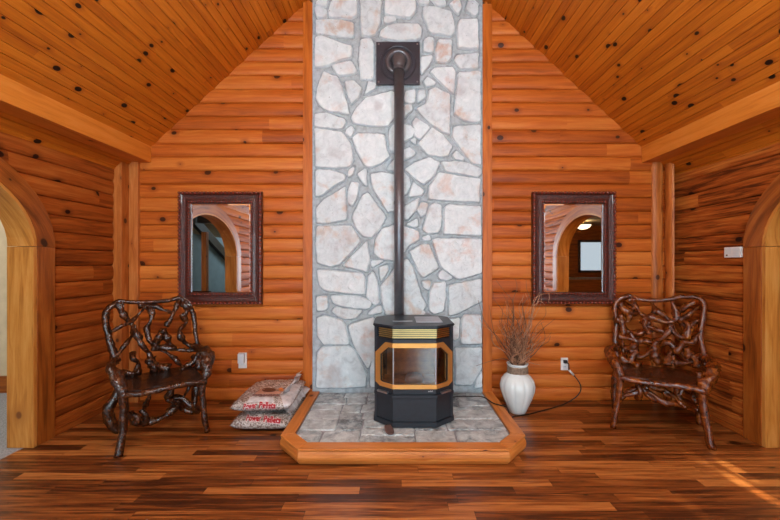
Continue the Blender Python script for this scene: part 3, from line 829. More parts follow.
# ------------------------------------------------------------------ mirrors
def mirror(px0, px1, py0, py1, label):
    Y0 = YB-BULGE-.003; d = 3.225
    x0, x1 = (px0-CX)/F*d, (px1-CX)/F*d; z1, z0 = H-(py0-CY)/F*d, H-(py1-CY)/F*d
    t = thing('wall_mirror', label, 'mirror', ((x0+x1)/2, Y0, (z0+z1)/2), 'mirrors either side of the chimney')
    def rect(i): return [(x0+i, z0+i), (x1-i, z0+i), (x1-i, z1-i), (x0+i, z1-i)]
    prof = [(0, 0), (0, .03), (.006, .04), (.018, .044), (.026, .036), (.034, .03), (.06, .026), (.082, .03), (.088, .036), (.098, .036), (.105, .026), (.108, .012)]
    bm = bmesh.new(); loops = [[bm.verts.new((x, Y0-h, z)) for x, z in rect(i)] for i, h in prof]
    for a, c in zip(loops, loops[1:]):
        for k in range(4): bm.faces.new((a[k], a[(k+1) % 4], c[(k+1) % 4], c[k]))
    bmesh.ops.recalc_face_normals(bm, faces=bm.faces[:])
    fr = link('frame', bm, 'frame', t)
    for nm, ins, h, r, sp in (('outer_beading', .013, .042, .0145, .033), ('inner_beading', .093, .035, .0095, .027)):
        bm = bmesh.new(); c = rect(ins)
        for k in range(4):
            a, b_ = Vector(c[k]), Vector(c[(k+1) % 4]); n = int((b_-a).length/sp)
            for j in range(n):
                p = a.lerp(b_, j/n)
                bmesh.ops.create_icosphere(bm, subdivisions=1, radius=r, matrix=Matrix.Translation((p.x, Y0-h, p.y)))
        link(nm, bm, 'bead', fr, smooth=True)
    bm = bmesh.new(); a = [bm.verts.new((x, Y0-.013, z)) for x, z in rect(.105)]; c = [bm.verts.new((x, Y0-.0137, z)) for x, z in rect(.121)]
    for k in range(4): bm.faces.new((a[k], a[(k+1) % 4], c[(k+1) % 4], c[k]))
    bm.faces.new(c); e = [bm.verts.new((x, Y0-.004, z)) for x, z in rect(.105)]
    bm.faces.new(e[::-1])
    for k in range(4): bm.faces.new((e[k], e[(k+1) % 4], a[(k+1) % 4], a[k]))
    bmesh.ops.recalc_face_normals(bm, faces=bm.faces[:])
    link('mirror_glass', bm, 'mirror', t)
mirror(178.2, 261.8, 191.5, 304.6, 'carved dark red-brown framed mirror left of the chimney, above the left armchair and outlet')
mirror(532.7, 615.9, 191.5, 304.2, 'carved dark red-brown framed mirror hanging right of the chimney, behind the dried twigs')

# ------------------------------------------------------------------ root chairs
def chair(label, O, u, v, cropB, back, posts, cropL, legs, arms, roots, mats, seatw, rootv, tilt):
    root, seatm = mats; u, v = Vector((*u, 0)), Vector((*v, 0)); O = Vector(O); Zs = .405
    t = thing('root_armchair', label, 'armchair', O+v*.21, 'twisted root armchairs')
    up = Vector((0, 0, 1)); bp = O+v*.42+up*Zs; w = (v*math.sin(tilt)+up*math.cos(tilt)); nb_ = u.cross(w).normalized()
    pb = lambda x, y, dv=0: on_plane(cropB[0]+x/cropB[2], cropB[1]+y/cropB[2], bp+v*dv, nb_)
    pl_ = lambda x, y, dv: on_plane(cropL[0]+x/cropL[2], cropL[1]+y/cropL[2], O+v*dv, v)
    k = 0
    for name, pts, rad in posts:
        k += 1; link(name, tube(bmesh.new(), [pb(*p) for p in pts], rad, 9, .014, .35, k*3.1), root, t, smooth=True)
    for pts, rad in back:
        k += 1; dv = R.uniform(-.03, .02)
        q = [pb(*p, dv+.02*math.sin(i*1.9+k)) for i, p in enumerate(pts)]
        n = len(q); rr_ = [rad*(1.15 if root == 'root_dark' else 1.32)*(1+.45*math.sin(i*2.3+k*1.7)) for i in range(n)]
        link('back_root', tube(bmesh.new(), q, rr_, 8, .012, .55, k*1.7), root, t, smooth=True)
    for name, pts, rad in legs:
        k += 1; q = [pl_(*p) for p in pts]; q[-1].z = rad[-1]*.15 if isinstance(rad, list) else .004
        if q[-1].z < .03: q[-1].z = .0
        o = link(name, tube(bmesh.new(), q, rad, 10, .02, .22, k*2.3), root, t, smooth=True)
        for vv in o.data.vertices: vv.co.z = max(vv.co.z, 0.0)
    for name, pts, rad in arms:
        k += 1; link(name, tube(bmesh.new(), [O+u*a+v*b_+up*c for a, b_, c in pts], [q*.86 for q in rad], 11, .012, .5, k*2.9), root, t, smooth=True)
    for pts, rad in roots:
        k += 1; n = len(pts)
        q = [pl_(x, y, rootv+.03*math.sin(i*1.7+k)) for i, (x, y) in enumerate(pts)]
        link('apron_root', tube(bmesh.new(), q, [rad*(1+.4*math.sin(i*2.1+k)) for i in range(n)], 8, .012, .5, k*1.3), root, t, smooth=True)
    # seat slab with a waney front edge
    bm = bmesh.new(); nx, ny = 16, 8; G = {}
    for lay_, z in ((0, Zs-.034), (1, Zs)):
        for i in range(nx+1):
            for j in range(ny+1):
                a = (-1+2*i/nx)*seatw*(1-.06*j/ny); b_ = .0+.44*j/ny
                if j == 0: b_ += .012*noise.noise(Vector((i*.6, O.x, 3)))
                z_ = z+(.006*noise.noise(Vector((i*.4, j*.5, O.x))) if lay_ else 0)-(.012*math.sin(PI*i/nx)*math.sin(PI*j/ny) if lay_ else 0)
                G[lay_, i, j] = bm.verts.new(O+u*a+v*b_+up*z_)
    for i in range(nx):
        for j in range(ny):
            bm.faces.new((G[1,i,j], G[1,i+1,j], G[1,i+1,j+1], G[1,i,j+1])); bm.faces.new((G[0,i,j+1], G[0,i+1,j+1], G[0,i+1,j], G[0,i,j]))
        bm.faces.new((G[0,i,0], G[0,i+1,0], G[1,i+1,0], G[1,i,0])); bm.faces.new((G[1,i,ny], G[1,i+1,ny], G[0,i+1,ny], G[0,i,ny]))
    for j in range(ny):
        bm.faces.new((G[0,0,j+1], G[0,0,j], G[1,0,j], G[1,0,j+1])); bm.faces.new((G[0,nx,j], G[0,nx,j+1], G[1,nx,j+1], G[1,nx,j]))
    bmesh.ops.recalc_face_normals(bm, faces=bm.faces[:])
    link('seat', bm, seatm, t, smooth=False)
    link('front_rail', tube(bmesh.new(), [O+u*(s*seatw*1.03)-v*.012+up*(Zs-.02+.008*math.sin(s*5)) for s in (-1, -.5, 0, .5, 1)], .021, 9, .02, .3, 5.5), root, t, smooth=True)
    return t
cB = (95, 290, 5.775); cL = (100, 365, 5.2)
chair('dark lacquered tree-root armchair in the left corner, its back an open root tangle',
  (-1.59, 2.50, 0), (.766, .643), (-.643, .766), cB,
  [([(130,75),(165,140),(210,195),(240,250),(275,320),(305,360),(330,420),(350,455)], .019), ([(290,95),(265,125),(215,175),(150,210),(90,245)], .012),
   ([(255,85),(300,100),(330,130),(320,180),(300,230),(310,280),(332,310)], .017), ([(285,95),(350,95),(400,115),(455,135)], .015),
   ([(490,50),(465,110),(440,160),(410,205)], .016), ([(515,70),(530,130),(505,150),(525,190),(488,235),(500,280),(530,310),(595,345)], .017),
   ([(395,225),(375,270),(350,310),(345,335)], .022), ([(395,225),(420,280),(435,310),(460,335),(400,330),(340,330)], .018),
   ([(330,335),(400,342),(480,345),(600,348)], .013), ([(360,335),(420,365),(470,405),(500,440),(525,460)], .015),
   ([(220,255),(180,310),(125,380)], .012), ([(212,360),(225,400),(250,420),(240,460),(215,500)], .017),
   ([(320,400),(345,430),(385,440),(430,455)], .026), ([(600,360),(570,410),(530,440),(500,460)], .018), ([(300,400),(340,440),(330,470)], .028),
   ([(260,90),(290,85),(310,100)], .024), ([(150,480),(220,480),(260,470)], .022), ([(560,380),(600,420),(590,460)], .024), ([(505,70),(530,95),(550,120)], .02)],
  [('back_post', [(115,430),(110,380),(92,320),(72,240),(60,160),(78,108),(135,72)], [.03,.027,.024,.023,.023,.024,.02]),
   ('top_rail', [(110,80),(140,66),(250,70),(350,68),(430,60),(490,45),(510,52)], [.018,.017,.016,.015,.016,.018,.018]),
   ('back_post', [(490,45),(545,90),(570,150),(580,230),(590,300),(605,360),(612,430)], [.02,.022,.02,.018,.018,.021,.024])],
  cL,
  [('front_leg', [(118,120,.01),(122,180,.01),(124,250,.01),(120,340,.01),(106,430,.0),(97,475,-.01)], [.029,.027,.025,.024,.023,.024]),
   ('front_leg', [(528,70,.01),(532,140,.01),(537,210,.01),(546,290,.0),(558,355,.0)], [.026,.023,.022,.021,.021]),
   ('rear_leg', [(110,110,.42),(80,170,.42),(48,215,.42),(44,270,.42),(70,320,.42),(96,350,.42)], [.03,.034,.036,.036,.032,.028]),
   ('rear_leg', [(490,30,.42),(492,120,.42),(490,200,.42),(486,255,.44)], [.025,.024,.023,.022])],
  [('arm', [(-.25,.43,.54),(-.285,.33,.535),(-.295,.2,.53),(-.275,.08,.50),(-.25,.02,.43),(-.245,.01,.37)], [.032,.03,.033,.042,.04,.03]),
   ('arm', [(.25,.43,.56),(.275,.32,.56),(.29,.2,.555),(.285,.1,.54),(.265,.03,.47),(.245,.01,.38)], [.03,.033,.043,.054,.042,.026])],
  [([(245,135),(257,165),(235,210),(230,250),(238,285)], .014), ([(140,250),(190,290),(250,295),(320,275),(380,230),(410,200),(425,170)], .027),
   ([(375,110),(365,170),(420,170),(475,215),(505,235)], .024), ([(475,95),(455,130),(435,165)], .012), ([(505,110),(495,170),(490,225)], .02),
   ([(160,255),(200,275),(190,300)], .022), ([(215,230),(240,265),(235,295)], .022), ([(350,180),(400,195),(440,230),(490,245)], .022)],
  ('root_dark', 'seat_dark'), .245, .17, .2)
cB = (600, 288, 5.656); cL = (600, 360, 5.2)
chair('warm brown lacquered tree-root armchair in the right corner with a densely knotted back',
  (1.91, 2.585, 0), (.847, -.531), (.531, .847), cB,
  [([(110,85),(150,130),(190,112),(160,60)], .02), ([(180,60),(220,130),(270,165),(312,130),(290,75)], .015), ([(110,205),(170,250),(240,255),(270,210),(260,165)], .018),
   ([(235,180),(290,170),(350,190),(400,190),(430,160),(405,75)], .017), ([(265,215),(340,240),(380,260),(400,195)], .016), ([(110,270),(180,290),(250,300),(310,300),(360,280),(392,235)], .019),
   ([(120,330),(170,350),(220,390),(270,370),(320,300)], .017), ([(295,325),(310,380),(335,435)], .024), ([(380,435),(390,370),(420,340),(380,310),(335,330)], .018),
   ([(410,425),(415,380),(440,350),(470,300),(480,220),(450,170)], .018), ([(430,160),(480,110),(535,75)], .014), ([(450,180),(500,150),(560,105)], .014),
   ([(395,225),(440,270),(480,270),(520,210),(555,180)], .015), ([(465,300),(510,310),(540,290),(575,250)], .018), ([(485,335),(510,380),(540,400),(555,450)], .023),
   ([(420,425),(480,420),(550,410)], .017), ([(110,400),(180,420),(225,440)], .024), ([(150,180),(118,160),(132,230),(130,330),(140,420)], .018),
   ([(140,350),(190,330),(215,295)], .02), ([(315,130),(380,170),(430,250),(455,285)], .014), ([(90,180),(150,190),(175,150)], .018), ([(170,250),(200,320),(180,420)], .02),
   ([(490,330),(470,370),(500,420)], .022), ([(250,190),(262,230),(280,260)], .02), ([(470,190),(500,210),(480,280)], .018), ([(140,105),(175,140),(210,140)], .018)],
  [('back_post', [(105,440),(95,390),(86,300),(90,200),(86,110),(112,60),(165,46)], [.026,.024,.022,.021,.022,.024,.02]),
   ('top_rail', [(110,62),(160,45),(230,65),(310,70),(400,65),(460,50),(540,52),(585,72)], [.018,.019,.017,.018,.016,.019,.018,.018]),
   ('back_post', [(545,52),(583,80),(586,150),(570,240),(575,320),(588,380),(592,440)], [.02,.022,.021,.021,.022,.024,.024])],
  cL,
  [('front_leg', [(106,70,.01),(104,120,.01),(96,200,.01),(80,280,.0),(69,360,-.01)], [.028,.025,.022,.02,.02]),
   ('front_leg', [(536,100,.01),(533,160,.01),(535,220,.01),(550,310,.0),(565,390,-.01),(581,465,-.02)], [.032,.03,.028,.027,.024,.024]),
   ('rear_leg', [(92,20,.42),(75,120,.42),(72,180,.42),(78,255,.42)], [.026,.026,.024,.022]),
   ('rear_leg', [(512,60,.42),(515,150,.42),(512,230,.42),(520,295,.42)], [.026,.026,.024,.022])],
  [('arm', [(-.265,.43,.53),(-.31,.32,.54),(-.325,.2,.54),(-.305,.09,.51),(-.26,.02,.44),(-.235,.01,.37)], [.03,.03,.034,.042,.04,.028]),
   ('arm', [(.265,.43,.53),(.305,.3,.535),(.315,.18,.525),(.295,.08,.49),(.25,.02,.42),(.235,.01,.36)], [.03,.033,.04,.046,.043,.032])],
  [([(75,260),(125,185),(200,150),(260,170),(330,220),(400,230),(450,250),(515,258)], .019), ([(255,135),(330,160),(380,185),(425,232)], .018), ([(395,145),(412,200),(445,250)], .018),
   ([(440,135),(412,185)], .014), ([(500,150),(480,195),(512,215)], .02), ([(195,120),(210,165),(198,200)], .022), ([(120,185),(190,170),(240,140)], .02), ([(330,165),(360,205),(330,220)], .018), ([(225,150),(275,200),(330,222)], .018)],
  ('root_warm', 'seat_warm'), .24, .10, .2)

# ------------------------------------------------------------------ vase and twigs
VX, VY = 1.03, 3.03
vase = thing('floor_vase', 'white ribbed ceramic vase with twine around its neck beside the hearth', 'vase', (VX, VY, 0))
k_ = 3.03/360
prof = [(7.4,0),(8.0,.6),(10.2,6),(13.8,14.5),(16.3,22),(17.0,27),(15.8,32.5),(12.7,36.8),(9.6,39.3),(8.8,41),(8.6,46),(10.2,48.3),(10.6,49.2),(10.0,49.6),(8.2,48.6),(7.4,45),(7.4,36)]
prof = [(r*k_, z*k_*.99) for r, z in prof]
fl = lambda a, z: 1-.09*(abs(math.cos(4.5*a+.5))**.0*max(0, 1-abs(math.sin(4.5*a))/.35))*(1 if .02 < z < .32 else 0)
link('body', lathe(bmesh.new(), prof, (VX, VY, 0), 72, fl), 'ceramic', vase, smooth=True)
bm = bmesh.new(); pts = []
for i in range(12*10):
    a = 2*PI*i/12; z = (39.6+ 6.2*i/120)*k_; r = (8.9+.5*math.sin(i*1.3))*k_+.004; pts.append((VX+r*math.cos(a), VY+r*math.sin(a), z))
link('twine_wrap', tube(bm, pts, .0058, 6, 1, smoothpath=False), 'twine', vase, smooth=True)
tw = thing('dried_branches', 'bunch of dry brown curly twigs standing in the white vase', 'branches', (VX, VY, .40))
def twig(pts, r, mat='twig'):
    link('twig', tube(bmesh.new(), pts, [r*(1-.6*i/(len(pts)-1)) for i in range(len(pts))], 5, .02), mat, tw, smooth=True)
rt = random.Random(5)
for i in range(84):
    a = rt.uniform(0, 2*PI); r0 = rt.uniform(0, .05); hh = rt.uniform(.2, .46) if i % 4 else rt.uniform(.45, .66)
    p = Vector((VX+r0*math.cos(a), VY+r0*math.sin(a)*.9, .385)); pts = [p-Vector((0, 0, .12)), p.copy()]
    lean = Vector((rt.gauss(0, .06), rt.gauss(-.01, .045), 0)); n = 7
    for j in range(1, n+1):
        q = p+lean*(j/n)*2.0+Vector((rt.gauss(0, .019), rt.gauss(0, .015), hh*j/n))
        q.y = min(q.y, 3.19); pts.append(q)
    twig(pts, rt.uniform(.0028, .0050), 'twig' if rt.random() < .38 else 'twig_pale')
    if i % 2:
        s = pts[5]; d = Vector((rt.uniform(-1, 1), rt.uniform(-.6, .3), rt.uniform(.3, 1)))*.08
        twig([s, s+d*.5+Vector((rt.gauss(0, .012), 0, 0)), s+d*1.1], .0025, 'twig_pale')
def tpix(pts, d0, d1): return [at(x, y_, d0+(d1-d0)*i/(len(pts)-1)) for i, (x, y_) in enumerate(pts)]
for pts, d1, m in (([(520,366),(524,345),(530,321),(533.7,306),(533,301),(539,295.6),(549,293),(562,294)], 3.08, 'twig_pale'), ([(549,293),(549.5,298),(548,303)], 3.0, 'twig_pale'),
                   ([(514,366),(508,352),(497,338),(483,318)], 3.1, 'twig'), ([(516,366),(514,330),(513,303),(505,292),(496,280)], 3.05, 'twig'), ([(517,366),(514,330),(513,302),(517,288),(515,278)], 3.08, 'twig'),
                   ([(520,366),(528,345),(537,334),(546,326),(555,319)], 3.1, 'twig'), ([(522,366),(529,330),(532,305),(527,290),(526,280)], 3.1, 'twig'), ([(514,366),(505,359),(491,361),(476,366)], 3.1, 'twig'),
                   ([(513,366),(500,340),(486,324),(478,300)], 3.1, 'twig'), ([(521,366),(528,362.5),(535,364),(541,365)], 3.05, 'twig_pale'), ([(514,366),(503,350),(494,332),(489,305)], 3.0, 'twig'),
                   ([(521,366),(536,352),(545,338),(541,322)], 3.1, 'twig'), ([(520,366),(526,330),(523,306),(529,296)], 2.95, 'twig'), ([(533.7,306),(540,301),(545,305)], 3.05, 'twig_pale')):
    twig(tpix(pts, 3.03, d1), .0042, m)

# ------------------------------------------------------------------ outlets, plugs, cord, thermostat
YW = YB-BULGE
def plate_at(name, label, cat, px, py, w, h, group=None):
    c = at(px, py, YW-.006)
    t = thing(name, label, cat, (c.x, YW, c.z), group)
    link('cover_plate', bx(c.x-w/2, c.x+w/2, YW-.008, YW+.002, c.z-h/2, c.z+h/2, bev=.002), 'white_plastic', t)
    for s in (1, -1):
        o = link('socket', bx(c.x-.017, c.x+.017, YW-.0105, YW-.006, c.z+s*.025-.014, c.z+s*.025+.014, bev=.001), 'grey_plastic', t)
        bm = bmesh.new()
        for dx in (-.006, .006): box(bm, c.x+dx-.0012, c.x+dx+.0012, YW-.0112, YW-.010, c.z+s*.025-.002, c.z+s*.025+.008)
        link('slots', bm, 'black_rubber', o)
    return c
c = plate_at('wall_outlet', 'white wall outlet with a grey box plugged in, between left armchair and pellet bags', 'outlet', 242.6, 360.5, .074, .14, 'wall outlets')
fresh = thing('plug_in_box', 'small pale grey plug-in box on the left white wall outlet', 'plug-in', (c.x, YW-.012, c.z+.03))
link('housing', bx(c.x-.032, c.x+.026, YW-.042, YW-.0115, c.z-.02, c.z+.068, bev=.006), 'grey_plastic', fresh)
link('prongs', bx(c.x-.014, c.x-.002, YW-.012, YW-.0108, c.z+.02, c.z+.03), 'chrome', fresh)
c = plate_at('wall_outlet', 'white wall outlet with a black plug in it, between the vase and the right armchair', 'outlet', 564.5, 364, .064, .112, 'wall outlets')
cord = thing('power_cord', 'dark power cord running from the right outlet past the vase onto the hearth', 'cord', (c.x, YW-.01, c.z))
link('plug', bx(c.x-.014, c.x+.014, YW-.04, YW-.0115, c.z+.012, c.z+.04, bev=.004), 'black_rubber', cord)
p1 = at(569, 370, 3.21); p2 = at(573.5, 375, 3.215)
link('plug_sleeve', tube(bmesh.new(), [p1, p2], .009, 8, smoothpath=False), 'white_plastic', cord, smooth=True)
fl_pt = lambda x, y_: Vector(((x-CX)/F*(H-.006)*F/(y_-CY), (H-.006)*F/(y_-CY), .006))
hp = lambda x, y_, z=HT+.0085: Vector(((x-CX)/F*(H-z)*F/(y_-CY), (H-z)*F/(y_-CY), z))
path = [Vector((c.x, YW-.04, c.z+.026)), Vector((c.x+.02, YW-.048, c.z+.01)), p1, p2, at(579, 382, 3.2), at(581, 389, 3.19), at(578, 395, 3.185), at(571, 400.5, 3.18), fl_pt(559, 406), fl_pt(541, 411), fl_pt(527, 414.5), fl_pt(513, 416.5), Vector((.935, 2.85, .006)), Vector((.912, 2.85, .03)), Vector((.899, 2.86, .085)), Vector((.888, 2.868, .107)), Vector((.86, 2.885, .1095)), Vector((.80, 2.94, .1095)), hp(483, 397), hp(470, 396.5), hp(458, 396.5), hp(449, 398)]
link('cable', tube(bmesh.new(), path, .0052, 7, .02), 'black_rubber', cord, smooth=True)
# thermostat on the right wall
xw = XR-BULGE; y0, y1, zc = 2.605, 2.735, 1.332
th = thing('thermostat', 'small white thermostat on the right log wall next to the arched doorway', 'thermostat', (xw, (y0+y1)/2, zc))
link('body', bx(xw-.022, xw+.004, y0, y1, zc-.039, zc+.039, bev=.004), 'white_plastic', th)
bm = bmesh.new()
for k in range(5): box(bm, xw-.0235, xw-.021, y0+.012, y0+.058, zc-.024+.011*k, zc-.019+.011*k)
link('vents', bm, 'grey_plastic', th)
link('display', bx(xw-.0235, xw-.021, y0+.072, y1-.01, zc-.012, zc+.028), 'grey_plastic', th)
link('button', bx(xw-.0245, xw-.021, y1-.03, y1-.018, zc-.026, zc-.016), 'dark_ink', th)

# ------------------------------------------------------------------ pellet bags
def bag_mesh(cx, cy, zb, a, l, h, rot, seed, lean=0.0):
    bm = bmesh.new(); n, m = 36, 40; V = {}
    cr, sr = math.cos(rot), math.sin(rot)
    def pt(i, j, top):
        s, t = -1+2*i/n, -1+2*j/m
        e = max(0, (1-abs(s)**3.2))*max(0, (1-abs(t)**4.5)); f = e**.42
        # pillow corners pull out, sides pull in
        ax = a*s*(1-.07*(1-abs(s))*0-.06*(1-t*t)*abs(s)**2*-.4); ly = l*t*(1+.03*abs(s))
        z = h*.5*(f if top else -f)
        w = noise.noise(Vector((s*2.5+seed, t*3, top*3)))*.014*f+noise.noise(Vector((s*7, t*8+seed, top)))*.006*f
        z += w if top else max(w, 0)*0
        x, y_ = ax, ly
        zz = zb+h*.5+z
        if not top: zz = max(zz, zb)
        return Vector((cx+x*cr-y_*sr, cy+x*sr+y_*cr, zz+lean*s))
    for top in (0, 1):
        for i in range(n+1):
            for j in range(m+1):
                edge = i in (0, n) or j in (0, m)
                if top and edge: V[1, i, j] = V[0, i, j]
                else: V[top, i, j] = bm.verts.new(pt(i, j, top))
    for i in range(n):
        for j in range(m):
            bm.faces.new((V[1,i,j], V[1,i+1,j], V[1,i+1,j+1], V[1,i,j+1])); bm.faces.new((V[0,i,j+1], V[0,i+1,j+1], V[0,i+1,j], V[0,i,j]))
    bmesh.ops.recalc_face_normals(bm, faces=bm.faces[:])
    return bm
EYE = Vector((0, 0, H))
def drape(bm_text, tree, lift):
    for vv in bm_text.verts:
        d = (vv.co-EYE).normalized(); hit = tree.ray_cast(EYE, d)
        if hit[0] is not None: vv.co = hit[0]+hit[1]*lift
        else:
            near = tree.find_nearest(vv.co); vv.co = near[0]+near[1]*lift
def words(txt, p, q, hgt, grow=0.0):
    """flat lettering from p to q (pixels), upright, near the bag front"""
    cu = bpy.data.curves.new('t', 'FONT'); cu.body = txt; cu.offset = grow; cu.resolution_u = 2
    o = bpy.data.objects.new('t', cu); COL.objects.link(o); dg = bpy.context.evaluated_depsgraph_get()
    me = bpy.data.meshes.new_from_object(o.evaluated_get(dg)); bpy.data.objects.remove(o); bpy.data.curves.remove(cu)
    bm = bmesh.new(); bm.from_mesh(me); bpy.data.meshes.remove(me)
    bmesh.ops.subdivide_edges(bm, edges=[e for e in bm.edges if e.calc_length() > .25], cuts=2)
    x0 = min(v.co.x for v in bm.verts); x1 = max(v.co.x for v in bm.verts)
    for v in bm.verts:
        t = (v.co.x-x0)/(x1-x0); px, py = p[0]+(q[0]-p[0])*t+v.co.y*hgt*.15, p[1]+(q[1]-p[1])*t-v.co.y*hgt
        v.co = at(px, py, 2.7)
    return bm
def disc(px, py, rx, ry, n=20):
    bm = bmesh.new(); rings = [[bm.verts.new(at(px+rx*f*math.cos(2*PI*k/n), py+ry*f*math.sin(2*PI*k/n), 2.9)) for k in range(n)] for f in (1, .66, .33)]
    for a, c in zip(rings, rings[1:]):
        for k in range(n): bm.faces.new((a[k], a[(k+1) % n], c[(k+1) % n], c[k]))
    bm.faces.new(rings[-1]); return bm
def quadpatch(c4, n=10, m=5):
    a, b_, c, d = [Vector(p) for p in c4]; bm = bmesh.new(); G = {}
    for i in range(n+1):
        for j in range(m+1):
            p = a.lerp(b_, i/n).lerp(d.lerp(c, i/n), j/m); G[i, j] = bm.verts.new(at(p.x, p.y, 2.8))
    for i in range(n):
        for j in range(m): bm.faces.new((G[i,j], G[i+1,j], G[i+1,j+1], G[i,j+1]))
    return bm
def part_on(bag, name, bm, mat, tree, lift):
    drape(bm, tree, lift); link(name, bm, mat, bag, smooth=True)
def pellet_bag(label, args, loc):
    t = thing('pellet_bag', label, 'bag', loc, 'bags of wood pellets')
    bm = bag_mesh(*args); bm.normal_update(); tree = BVHTree.FromBMesh(bm)
    link('sack', bm, 'bag', t, smooth=True); return t, tree
low, tl = pellet_bag('lower clear bag of wood pellets with red lettering, flat on the floor beside the hearth', (-1.0, 2.925, 0.0, .215, .275, .112, .0, 1.0), (-1.01, 2.92, 0))
upb, tu = pellet_bag('upper clear bag of wood pellets with red lettering, lying on top of the other bag', (-1.01, 2.945, .128, .22, .275, .11, .03, 4.0, .004), (-1.03, 2.94, .12))
for bag, tr, p, q, p2, q2, hh in ((upb, tu, (243.2, 409.2), (256.6, 407.4), (259, 407.4), (275.5, 408), 7.6), (low, tl, (246, 420.6), (261, 421.4), (263.5, 421.8), (280.5, 423.4), 8.2)):
    for txt, a, c in (('Power', p, q), ('Pellets', p2, q2)):
        part_on(bag, 'lettering_outline', words(txt, a, c, hh, .1), 'white_ink', tr, .0022)
        part_on(bag, 'lettering', words(txt, a, c, hh, .055), 'red_ink', tr, .0035)
part_on(upb, 'printed_band', quadpatch([(262, 389), (293, 389), (289, 394), (254, 394.5)]), 'salmon_ink', tu, .0018)
part_on(upb, 'printed_oval', disc(269, 390.3, 7, 2.1), 'dark_ink', tu, .003)
part_on(upb, 'printed_flame', disc(281, 389.8, 2.6, 1.6), 'orange_ink', tu, .003)
part_on(upb, 'printed_stripe', quadpatch([(253, 395.0), (279, 395.2), (279, 396.0), (252, 396.0)]), 'maroon_ink', tu, .003)
part_on(upb, 'printed_stripe', quadpatch([(287, 392.5), (289.2, 392), (292, 400), (290.6, 401)]), 'maroon_ink', tu, .003)
part_on(upb, 'printed_strip', quadpatch([(250, 397.2), (273, 397.2), (274, 402), (247, 402.5)]), 'film', tu, .002)
part_on(upb, 'loose_film', quadpatch([(280, 395.5), (289, 384.5), (301, 385), (287, 414)], 14, 12), 'film', tu, .005)
# gathered plastic tail along the hearth
bm = bmesh.new(); n, m = 16, 14; G = {}
for i in range(n+1):
    for j in range(m+1):
        s, t = i/n, j/m
        p = Vector((-.795-.085*math.sin(t*2.4)+.02*s, 2.74+.48*s, .09+.03*s+.17*t))
        p += Vector((noise.noise(Vector((s*6, t*5, 1))), noise.noise(Vector((s*5, t*6, 2))), noise.noise(Vector((s*6, t*6, 3)))*1.2))*.04
        G[i, j] = p; 
vv = {(i, j, k): bm.verts.new(G[i, j]+Vector((.004*k, 0, .004*k))) for i in range(n+1) for j in range(m+1) for k in (0, 1)}
for i in range(n):
    for j in range(m):
        bm.faces.new([vv[q] for q in ((i,j,1),(i+1,j,1),(i+1,j+1,1),(i,j+1,1))]); bm.faces.new([vv[q] for q in ((i,j+1,0),(i+1,j+1,0),(i+1,j,0),(i,j,0))])
link('plastic_tail', bm, 'film', upb, smooth=True)

# ------------------------------------------------------------------ adjoining rooms seen through arches and mirrors
# left: carpeted hall with a stair
struct(link('floor_hall', bx(-6.0, XL+.04, -3.9, 3.6, -.07, -.002), 'carpet'))
struct(link('wall_hall_back', bx(-6.0, XL-.15, 3.5, 3.6, 0, 2.5), 'plaster'))
struct(link('baseboard_hall', bx(-6.0, XL-.152, 3.475, 3.5, 0, .16, bev=.004), 'casing'))
struct(link('wall_hall_far', bx(-6.1, -6.0, -3.9, 3.6, 0, 2.5), 'plaster'))
struct(link('wall_hall_front', bx(-6.0, XL-.15, -4.0, -3.9, 0, 2.5), 'plaster'))
struct(link('ceiling_hall', bx(-6.1, XL-.15, -4.0, 3.6, 2.5, 2.56), 'dark_wood'))
struct(link('wall_stair', bx(-4.42, -4.36, -3.85, -.9, 0, 1.9), 'teal'))
bm = bmesh.new()
q = [(-.75, 2.3), (-.75, 2.52), (-3.4, 1.19), (-3.4, .97)]
a = [bm.verts.new((-4.34, y_, z)) for y_, z in q]; c = [bm.verts.new((-4.25, y_, z)) for y_, z in q]
bm.faces.new(a); bm.faces.new(c[::-1])
for k in range(4): bm.faces.new((a[k], a[(k+1) % 4], c[(k+1) % 4], c[k]))
bmesh.ops.recalc_face_normals(bm, faces=bm.faces[:])
stair = thing('staircase', 'dark sloping stair side over a teal wall, reflected in the left mirror', 'stair', (-4.3, -2, 0))
link('stringer', bm, 'dark_wood', stair)
for y_, z in ((-.85, 2.3), (-3.3, 1.0)): link('support_post', bx(-4.34, -4.25, y_-.05, y_+.05, -.002, z), 'dark_wood', stair)
tag(link('newel_post', bx(-3.95, -3.85, -.95, -.85, -.002, 1.9, bev=.008), 'post'), 'orange wooden post in front of the teal wall, reflected in the left mirror', 'post')
struct(link('beam_hall', bx(-4.2, XL-.16, -1.3, -1.15, 2.12, 2.28), 'dark_wood'))
# right: kitchen
struct(link('floor_kitchen', bx(XR-.04, 6.3, -3.0, 3.6, -.07, -.002), 'floor'))
struct(link('wall_kitchen_far', bx(6.2, 6.3, -3.0, 3.6, 0, 2.3), 'jamb'))
struct(link('wall_kitchen_back', bx(XR+.15, 6.3, 3.5, 3.6, 0, 2.3), 'jamb'))
struct(link('ceiling_kitchen', bx(XR+.15, 6.3, -3.1, 3.6, 2.25, 2.31), 'plaster'))
wx0, wx1, wz0, wz1 = 4.82, 5.7, 1.02, 1.88
bm = bmesh.new()
for a, c, d, e in ((XR+.15, wx0, 0, 2.3), (wx1, 6.3, 0, 2.3), (wx0, wx1, 0, wz0), (wx0, wx1, wz1, 2.3)): box(bm, a, c, -3.1, -3.0, d, e)
struct(link('wall_kitchen_front', bm, 'casing', uv=0))
bm = bmesh.new()
for a, c, d, e in ((wx0, wx0+.06, wz0, wz1), (wx1-.06, wx1, wz0, wz1), (wx0, wx1, wz0, wz0+.06), (wx0, wx1, wz1-.06, wz1)): box(bm, a, c, -3.08, -2.97, d, e)
